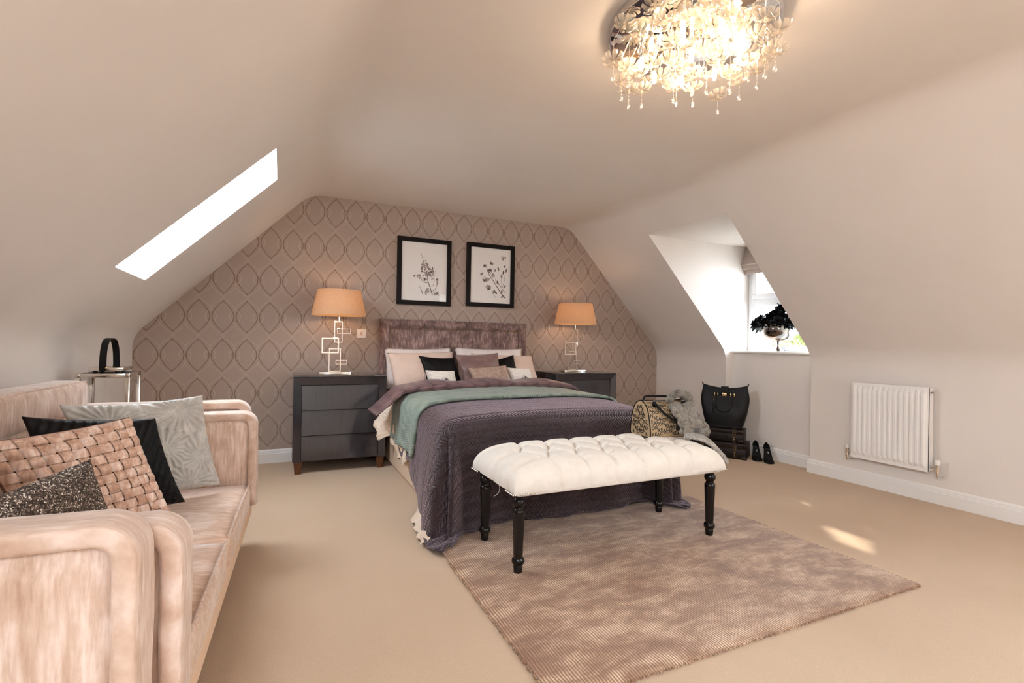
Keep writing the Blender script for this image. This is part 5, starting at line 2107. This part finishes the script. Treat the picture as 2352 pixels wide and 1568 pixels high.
def make_rose(seed):
    rnd = random.Random(seed)
    P = []
    for ring, (n, r, tilt, sz) in enumerate(((3, .006, .25, .026), (5, .014, .6, .034), (6, .024, .95, .040), (6, .032, 1.3, .044))):
        for k in range(n):
            a = 2 * PI * k / n + ring * .6 + rnd.uniform(-.2, .2)
            V = []
            nu, nv = 5, 5
            for i in range(nu):
                for j in range(nv):
                    s, t = -1 + 2 * i / (nu - 1), j / (nv - 1)
                    wd = sz * .62 * math.sin(PI * (.12 + .8 * t)) ** .7
                    ln = sz * t * 1.1
                    out = r * t ** .5 + ln * math.sin(tilt) + .006 * t * t * rnd.uniform(.4, 1.4)
                    up = ln * math.cos(tilt) - .010 * ring + .004 * s * s
                    x = out - .010 * s * s
                    y = s * wd
                    V.append((x * math.cos(a) - y * math.sin(a), x * math.sin(a) + y * math.cos(a), up))
            P.append((V, grid_faces(nu, nv)))
    return merge_geo(P)


def leaf_geo(l, w):
    V = []
    for i in range(7):
        t = i / 6
        hw = w * math.sin(PI * (t * .95 + .03)) ** .8
        for s in (-1, 0, 1):
            V.append((t * l, s * hw, .15 * l * math.sin(PI * t * .7) - abs(s) * -.12 * hw))
    return V, grid_faces(7, 3)


def make_flowers():
    rnd = random.Random(11)
    protos = []
    for s in range(3):
        V, F = make_rose(s)
        me = bpy.data.meshes.new('black_rose')
        me.from_pydata([tuple(v) for v in V], [], F)
        me.materials.append(M['petalblack'])
        me.polygons.foreach_set('use_smooth', [True] * len(me.polygons))
        protos.append(me)
    lv, lf = leaf_geo(.085, .026)
    lme = bpy.data.meshes.new('leaf')
    lme.from_pydata(lv, [], lf)
    lme.materials.append(M['leafblack'])
    lme.polygons.foreach_set('use_smooth', [True] * len(lme.polygons))
    spots = []
    for k in range(9):
        a = 2 * PI * k / 9 + .2
        spots.append((0.130 * math.cos(a), 0.150 * math.sin(a), .285 + .02 * (k % 2)))
    for k in range(5):
        a = 2 * PI * k / 5
        spots.append((0.065 * math.cos(a), 0.075 * math.sin(a), .355 + .03 * (k % 2)))
    spots += [(0, 0, .41), (-.03, .205, .265), (-.06, .175, .325), (-.02, -.03, .44), (.02, -.06, .46), (-.05, .235, .285), (-.07, .06, .36)]
    for k, (x, y, z) in enumerate(spots):
        r = bpy.data.objects.new('black_rose', protos[k % 3])
        COL.objects.link(r)
        r.location = (VX + x, VY + y, VZ + z)
        d = Vector((x * 1.6, y * 1.6, .16)).normalized()
        r.rotation_euler = d.to_track_quat('Z', 'Y').to_euler()
        s = rnd.uniform(.85, 1.15)
        r.scale = (s, s, s)
        tag(r, 'black silk rose in the smoked glass vase on the window sill', 'flower', 'black roses in the vase')
        # stem as its part, running down into the foam
        inv = (Matrix.Translation(r.location) @ r.rotation_euler.to_matrix().to_4x4() @ Matrix.Diagonal((s, s, s, 1))).inverted()
        p0 = Vector(r.location)
        p1 = Vector((VX + x * .45, VY + y * .45, VZ + .23))
        V, F = tube_geo([inv @ p for p in (p0, (p0 + p1) / 2 + Vector((0, 0, .012)), p1)], .003, 6)
        make_obj('stem', V, F, M['leafblack'], r)
        for q in range(2):
            lf_ = bpy.data.objects.new('leaf', lme)
            COL.objects.link(lf_)
            lf_.parent = r
            lf_.location = (0, 0, -.012)
            lf_.rotation_euler = (rnd.uniform(-.4, .4), rnd.uniform(.1, .9), rnd.uniform(0, 2 * PI))


make_flowers()


# ------------------------------------------------------------------ outside
def make_tree(x, y, ztop, rad, trunk_h, label):
    root = empty('garden_tree', (x, y, -3.2))
    tag(root, label, 'tree', 'trees outside the dormer')
    rnd = random.Random(int(x * 10))
    V, F = [], []
    cz = ztop + 3.2 - rad
    for k in range(2600):
        a, b = rnd.uniform(0, 2 * PI), math.acos(rnd.uniform(-1, 1))
        r = rad * rnd.uniform(.75, 1.0) * (1 + .15 * math.sin(3 * a) * math.sin(4 * b))
        c = Vector((r * math.sin(b) * math.cos(a), r * math.sin(b) * math.sin(a), cz + r * math.cos(b)))
        e1 = Vector((rnd.gauss(0, 1), rnd.gauss(0, 1), rnd.gauss(0, 1))).normalized() * .07
        e2 = e1.cross(Vector((rnd.gauss(0, 1), rnd.gauss(0, 1), rnd.gauss(0, 1)))).normalized() * .035
        o = len(V)
        V += [c - e1, c + e2, c + e1, c - e2]
        F.append((o, o + 1, o + 2, o + 3))
    ob = make_obj('foliage', V, F, M['leaf'], root)
    ob['kind'] = 'stuff'
    tube('trunk', [(0, 0, 0), (.03, 0, cz * .6), (0, .02, cz)], [.13, .1, .06], M['bark'], root, 10)


make_tree(10.0, 6.75, 1.62, 1.00, 2, 'yellow green tree outside the dormer window')
struct(make_obj('ground', [(5.2, -6, -3.2), (60, -6, -3.2), (60, 60, -3.2), (5.2, 60, -3.2)], [(0, 1, 2, 3)], M['lawn']))
# ------------------------------------------------------------------ sofa
def soft_box(name, lo, hi, mat, parent, r=0.05, bulge=(0, 0, 0), nseg=5, sub=9, wob=0.003, seed=0.0):
    """rounded, slightly stuffed cuboid as one grid-like mesh"""
    lo, hi = Vector(lo), Vector(hi)
    bm = bmesh.new()
    bm_box(bm, lo, hi)
    bmesh.ops.subdivide_edges(bm, edges=list(bm.edges), cuts=sub, use_grid_fill=True)
    c, h = (lo + hi) / 2, (hi - lo) / 2
    r = min(r, min(h))
    for v in bm.verts:
        p = v.co - c
        q = Vector([max(-(h[i] - r), min(h[i] - r, p[i])) for i in range(3)])
        d = p - q
        if d.length > 1e-9:
            # push onto the rounding sphere
            on = [abs(abs(p[i]) - h[i]) < 1e-6 for i in range(3)]
            v.co = c + q + d.normalized() * r if sum(abs(d[i]) > 1e-6 for i in range(3)) > 1 else v.co
        p = v.co - c
        n = [p[i] / h[i] for i in range(3)]
        for i in range(3):
            if bulge[i]:
                o = [k for k in range(3) if k != i]
                v.co[i] += math.copysign(1, n[i]) * abs(n[i]) * bulge[i] * max(0, 1 - n[o[0]] ** 2) ** .6 * max(0, 1 - n[o[1]] ** 2) ** .6
        if wob:
            v.co += Vector((fbm(v.co.y * 5, v.co.z * 5, seed), fbm(v.co.x * 5, v.co.z * 5, seed + 3), fbm(v.co.x * 5, v.co.y * 5, seed + 6))) * wob
    return from_bm(name, bm, M[mat], parent, True)


def make_sofa():
    rz = -math.atan(0.042)
    root = empty('sofa', (-0.157, 2.085, 0), rz)
    tag(root, 'beige crushed chenille two seat sofa with double layered arms along the knee wall', 'sofa')
    hl = 0.775            # half length between the arms
    sd = -0.70            # back cushion front
    bz0 = 0.165
    box('base', (-0.82, -hl - .20, bz0), (-0.012, hl + .20, 0.27), M['sofabase'], root, 0.012, 3)
    for sx in (-0.76, -0.09):
        for sy in (-1, 1):
            lathe('foot', [(0.018, 0), (0.028, bz0 + .01)], M['foot'], root, 16, (sx, sy * (hl + .14), 0))
    for s in (-1, 1):
        a, b = (0.004, hl) if s > 0 else (-hl, -0.004)
        c = soft_box('seat_cushion', (sd - .02, a, 0.255), (0.0, b, 0.382), 'sofaY', root, 0.028, (0, 0, 0.012), sub=11, seed=s)
        x, z = -0.012, 0.378
        tube('piping', [(x + .003, a + .03, z), (x + .004, (a + b) / 2, z + .008), (x + .003, b - .03, z)], .0055, M['sofaX'], c, 8)
    # arms: padded layer inside, taller layer outside; each a side panel wrapped over top and front by a rolled band
    def band(name, host, ya, yb, x_back, x_front, z_top, z_bot, th):
        yc, hw = (ya + yb) / 2, abs(yb - ya) / 2
        R = 0.050
        path = [(x_back, z_top - th)] + [(x_back + (x_front - th - R - x_back) * k / 8, z_top - th) for k in range(1, 9)]
        path += [(x_front - th - R + R * math.sin(a), z_top - th - R + R * math.cos(a)) for a in np.linspace(0.15, PI / 2, 8)]
        path += [(x_front - th, z_top - th - R - (z_top - th - R - z_bot) * k / 8) for k in range(1, 9)]
        V = []
        n = 28
        for i, (x, z) in enumerate(path):
            p0, p1 = Vector(path[max(i - 1, 0)]), Vector(path[min(i + 1, len(path) - 1)])
            t = (p1 - p0).normalized()
            nx_, nz_ = -t.y, t.x                 # outward (up at the top, forward at the front)
            for k in range(n):
                a = 2 * PI * k / n
                c, s_ = math.cos(a), math.sin(a)
                q = th * math.copysign(abs(c) ** 0.5, c)
                w = hw * math.copysign(abs(s_) ** 0.36, s_)
                wob = 0.003 * fbm(x * 6 + w * 9, z * 6, yc)
                V.append((x + nx_ * (q + wob), yc + w, z + nz_ * (q + wob)))
        F = grid_faces(len(path), n, close_v=True)
        F.append(tuple(range(n)))
        F.append(tuple((len(path) - 1) * n + k for k in reversed(range(n))))
        return make_obj(name, V, F, M['sofaB'], host, True)
    for s in (-1, 1):
        def yy(a, b):
            return (min(s * a, s * b), max(s * a, s * b))
        y0, y1 = yy(hl + .010, hl + .106)
        inn = soft_box('inner_arm', (-0.74, y0, 0.262), (-0.012, y1, 0.712), 'sofaZ', root, 0.03, (0, 0.012, 0), sub=9, seed=2 + s)
        y0, y1 = yy(hl, hl + .112)
        band('arm_band', inn, y0, y1, -0.74, 0.022, 0.738, 0.264, 0.022)
        y0, y1 = yy(hl + .126, hl + .222)
        out = soft_box('outer_arm', (-0.83, y0, bz0 + .002), (-0.048, y1, 0.752), 'sofaZ', root, 0.03, (0, 0.012, 0), sub=9, seed=5 + s)
        y0, y1 = yy(hl + .116, hl + .234)
        band('arm_band', out, y0, y1, -0.83, -0.022, 0.782, bz0 + .004, 0.022)
    bk = soft_box('back', (-0.845, -hl - .10, bz0 + .05), (-0.775, hl + .10, 0.85), 'sofaZ', root, 0.035, sub=9)
    for s in (-1, 1):
        a, b = (0.003, hl + .11) if s > 0 else (-hl - .11, -0.003)
        c = soft_box('back_cushion', (-0.84, a, 0.745), (sd, b, 0.905), 'sofaZ', root, 0.03, (0.012, 0, 0.0), sub=11, seed=8 + s)
        tube('piping', [(sd - .012, a + .02, .896), (sd - .006, (a + b) / 2, .897), (sd - .012, b - .02, .896)], .005, M['sofaX'], c, 8)
        soft_box('back_cushion_lower', (-0.775, a, 0.36), (sd + .0, min(b, hl - .004) if s > 0 else b, 0.77), 'sofaZ', root, 0.03, (0.02, 0, 0), sub=9, seed=12 + s) if s > 0 else \
            soft_box('back_cushion_lower', (-0.775, max(a, -hl + .004), 0.36), (sd + .0, b, 0.77), 'sofaZ', root, 0.03, (0.02, 0, 0), sub=9, seed=12 + s)
    box('care_tag', (-0.20, -hl + .005, 0.384), (-0.17, -hl + .03, 0.387), M['tagm'], root)


make_sofa()

# cushions on the sofa
G2 = 'scatter cushions on the sofa'
pillow('grey_cushion', (-0.775, 2.49, 0.84), (-0.325, 2.70, 0.845), (-0.245, 2.70, 0.425), (-0.66, 2.47, 0.42), 0.15, 'greyq',
       'silver grey cushion with fan shaped quilting against the sofa arm', 'cushion', G2, 90, pinch=0.065, disp=fans, wrinkle=0.006, seed=21)
pillow('black_cushion', (-0.80, 2.25, 0.832), (-0.452, 2.42, 0.785), (-0.348, 2.44, 0.432), (-0.70, 2.24, 0.42), 0.12, 'blackcloth',
       'black ruffled cushion between the grey and the woven cushion', 'cushion', G2, 70, pinch=0.06, disp=pleat, seed=22)
wv, wvP, wvN, (ww, wh) = pillow('woven_cushion', (-0.815, 1.985, 0.79), (-0.490, 2.205, 0.822), (-0.362, 2.215, 0.455), (-0.665, 1.985, 0.42), 0.17, 'ribbonbase',
                                'blush cushion woven from broad ribbons, resting on the black cushion', 'cushion', G2, 30, pinch=0.05, seed=23)


def weave():
    N = 11
    w = 2.0 / N
    for dirn in (0, 1):
        for i in range(N):
            c = -1 + w * (i + .5)
            V = []
            m = N * 4
            for j in range(m + 1):
                t = -1 + 2 * j / m
                t = max(-.985, min(.985, t))
                k = math.cos(PI * ((t + 1) / w - .5))         # +-1 at crossing centres
                par = 1 if (i + dirn) % 2 == 0 else -1
                hgt = 0.009 + 0.0085 * par * k
                for s in (-1, -.35, .35, 1):
                    a = max(-.985, min(.985, c + s * w * .43))
                    hh = hgt + 0.0025 * (1 - s * s)
                    p = wvP(a, t, hh) if dirn == 0 else wvP(t, a, hh)
                    V.append(p)
            fs = grid_faces(m + 1, 4)
            if dirn == 0:
                fs = [tuple(reversed(f)) for f in fs]
            make_obj('ribbon', V, fs, M['ribbon' if dirn else 'ribbon2'], wv, True)


weave()
pillow('sequin_cushion', (-0.735, 1.46, 0.69), (-0.503, 1.855, 0.748), (-0.405, 1.875, 0.42), (-0.63, 1.49, 0.41), 0.11, 'sequin',
       'oblong sequinned cushion in glittering brown at the front of the sofa cushions', 'cushion', G2, 30, pinch=0.03, seed=24)


# ------------------------------------------------------------------ lantern behind the sofa
def make_lantern():
    w, d, h = 0.245, 0.25, 0.905
    root = empty('floor_lantern', (-0.890, 3.575, 0))
    tag(root, 'tall chrome and glass lantern with black leather handle behind the sofa', 'lantern')
    m = M['steel']
    b = 0.022
    box('base_plate', (-w / 2, -d / 2, 0), (w / 2, d / 2, 0.03), m, root, .002)
    for sx in (-1, 1):
        for sy in (-1, 1):
            x, y = sx * (w / 2 - b / 2), sy * (d / 2 - b / 2)
            box('post', (x - b / 2, y - b / 2, 0.03), (x + b / 2, y + b / 2, h - b), m, root, .0015)
    for sx in (-1, 1):
        box('top_rail', (sx * (w / 2) - (b if sx > 0 else 0), -d / 2, h - b), (sx * w / 2 + (b if sx < 0 else 0), d / 2, h), m, root, .0015)
        box('top_rail', (-w / 2 + b, sx * d / 2 - (b if sx > 0 else 0), h - b), (w / 2 - b, sx * d / 2 + (b if sx < 0 else 0), h), m, root, .0015)
        box('pane', (sx * (w / 2 - .008) - .001, -d / 2 + b, .03), (sx * (w / 2 - .008) + .001, d / 2 - b, h - b), M['glass'], root)
        box('pane', (-w / 2 + b, sx * (d / 2 - .008) - .001, .03), (w / 2 - b, sx * (d / 2 - .008) + .001, h - b), M['glass'], root)
    box('roof', (-w / 2 + b, -d / 2 + b, h - .004), (w / 2 - b, d / 2 - b, h), M['darkgap'], root)
    for sx in (-1, 1):
        for sy in (-1, 1):
            lathe('spacer', [(0.011, h), (0.011, h + .012)], M['darkgap'], root, 12, (sx * .05, sy * .06, 0))
    lid = box('lid_plate', (-0.075, -0.09, h + .012), (0.085, 0.09, h + .032), m, root, .0015)
    # strap handle
    pts = bez([(-0.008, -0.094, h + .012), (-0.008, -0.094, h + .06), (-0.006, -0.088, h + .13), (-0.004, -0.055, h + .18), (0, 0.0, h + .195), (0.004, 0.055, h + .18), (0.006, 0.088, h + .13), (0.008, 0.094, h + .06), (0.008, 0.094, h + .012)], 8)
    V = []
    for i, p in enumerate(pts):
        t = (pts[min(i + 1, len(pts) - 1)] - pts[max(i - 1, 0)]).normalized()
        o = Vector((1, 0, 0)).cross(t).normalized()
        for (a, c) in ((-.016, -.002), (.016, -.002), (.016, .002), (-.016, .002)):
            V.append(p + Vector((a, 0, 0)) + o * c)
    F = grid_faces(len(pts), 4, close_v=True)
    auto_smooth(make_obj('handle', V, F, M['leather'], root), 40)
    for sy in (-1, 1):
        s = lathe('stud', [(0.005, 0), (0.0045, .002), (0, .004)], M['gold'], root, 10)
        s.matrix_local = Matrix.Translation((-.008 * -sy * -1, sy * .096, h + .03)) @ Matrix.Rotation(-sy * PI / 2, 4, 'X')


make_lantern()


# ------------------------------------------------------------------ chandelier
def make_chandelier():
    cx, cy, r = 1.560, 1.610, 0.345
    root = empty('ceiling_light', (cx, cy, ZC))
    tag(root, 'round mirrored ceiling light hung with glass flowers and crystal drops', 'light')
    lathe('mirror_plate', [(r - .004, 0.0), (r, -.004), (r, -.030), (r - .006, -.034), (0.0, -.034)], M['chrome'], root, 80)
    # flower mesh: eight ruffled petals
    P = []
    for k in range(8):
        a = 2 * PI * k / 8
        V = []
        nu, nv = 5, 6
        for i in range(nu):
            for j in range(nv):
                s, t = -1 + 2 * i / (nu - 1), j / (nv - 1)
                wd = 0.0128 * (0.16 + 1.0 * t ** .9) * (1 if t < .95 else .80)
                rr = 0.006 + 0.044 * t * (1 - .12 * s * s * t)
                z = -0.020 * t + 0.030 * t * t * t + 0.006 * abs(s) * t + .002
                V.append((rr * math.cos(a) - s * wd * math.sin(a), rr * math.sin(a) + s * wd * math.cos(a), z))
        P.append((V, grid_faces(nu, nv)))
    P.append(tube_geo([(0, 0, .006), (0, 0, -.012)], [.004, .007], 8))
    V, F = merge_geo(P)
    fme = bpy.data.meshes.new('glass_flower')
    fme.from_pydata([tuple(v) for v in V], [], F)
    fme.materials.append(M['petal'])
    fme.polygons.foreach_set('use_smooth', [True] * len(fme.polygons))
    # drop: string of beads ending in a pear drop, hangs 7 cm below its flower
    prof = [(0.0012, 0), (0.0012, -.012), (.004, -.016), (.0012, -.020), (.0012, -.030), (.004, -.034), (.0012, -.038), (.0012, -.046), (.004, -.052), (.0085, -.062), (.0095, -.069), (.007, -.076), (0, -.079)]
    tmp = lathe('crystal_drop', prof, M['crystal'], None, 12)
    dme = tmp.data
    bpy.data.objects.remove(tmp)
    tmp = lathe('hanging_chain', [(0.0014, 1), (0.0014, 0)], M['chrome'], None, 6)
    cme = tmp.data
    bpy.data.objects.remove(tmp)
    rnd = random.Random(4)
    spots = []
    tries = 0
    while len(spots) < 60 and tries < 20000:
        tries += 1
        a, q = rnd.uniform(0, 2 * PI), r * math.sqrt(rnd.uniform(0, 1)) * .97
        p = (q * math.cos(a), q * math.sin(a), -rnd.uniform(0.062, 0.168))
        if all(math.dist(p, s) > 0.070 for s in spots):
            spots.append(p)
    for k, p in enumerate(spots):
        f = bpy.data.objects.new('glass_flower', fme)
        COL.objects.link(f)
        f.parent = root
        f.location = p
        f.rotation_euler = (rnd.uniform(-.3, .3), rnd.uniform(-.3, .3), rnd.uniform(0, 1))
        f2 = bpy.data.objects.new('hanging_chain', cme)
        COL.objects.link(f2)
        f2.parent = root
        f2.location = p
        f2.scale = (1, 1, -p[2] - .034)
        if p[2] < -.12 or k % 3 == 0:
            d = bpy.data.objects.new('crystal_drop', dme)
            COL.objects.link(d)
            d.parent = root
            d.location = (p[0], p[1], p[2] - .010)
    # lamp holders and bulbs
    bs = [(0, 0)] + [(0.205 * math.cos(2 * PI * k / 9 + .3), 0.205 * math.sin(2 * PI * k / 9 + .3)) for k in range(9)]
    g = b = None
    for (x, y) in bs:
        if g is None:
            g = lathe('lamp_holder', [(0.009, -.034), (0.009, -.085), (.011, -.088), (.011, -.10), (0, -.10)], M['chrome'], root, 12)
            b = lathe('bulb', [(0, -.098), (0.007, -.10), (0.009, -.115), (0.009, -.14), (.006, -.150), (0, -.152)], M['bulb'], root, 10)
        else:
            g, b = g.copy(), b.copy()
            for q in (g, b):
                COL.objects.link(q)
                q.parent = root
        g.location = b.location = (x, y, 0)


make_chandelier()
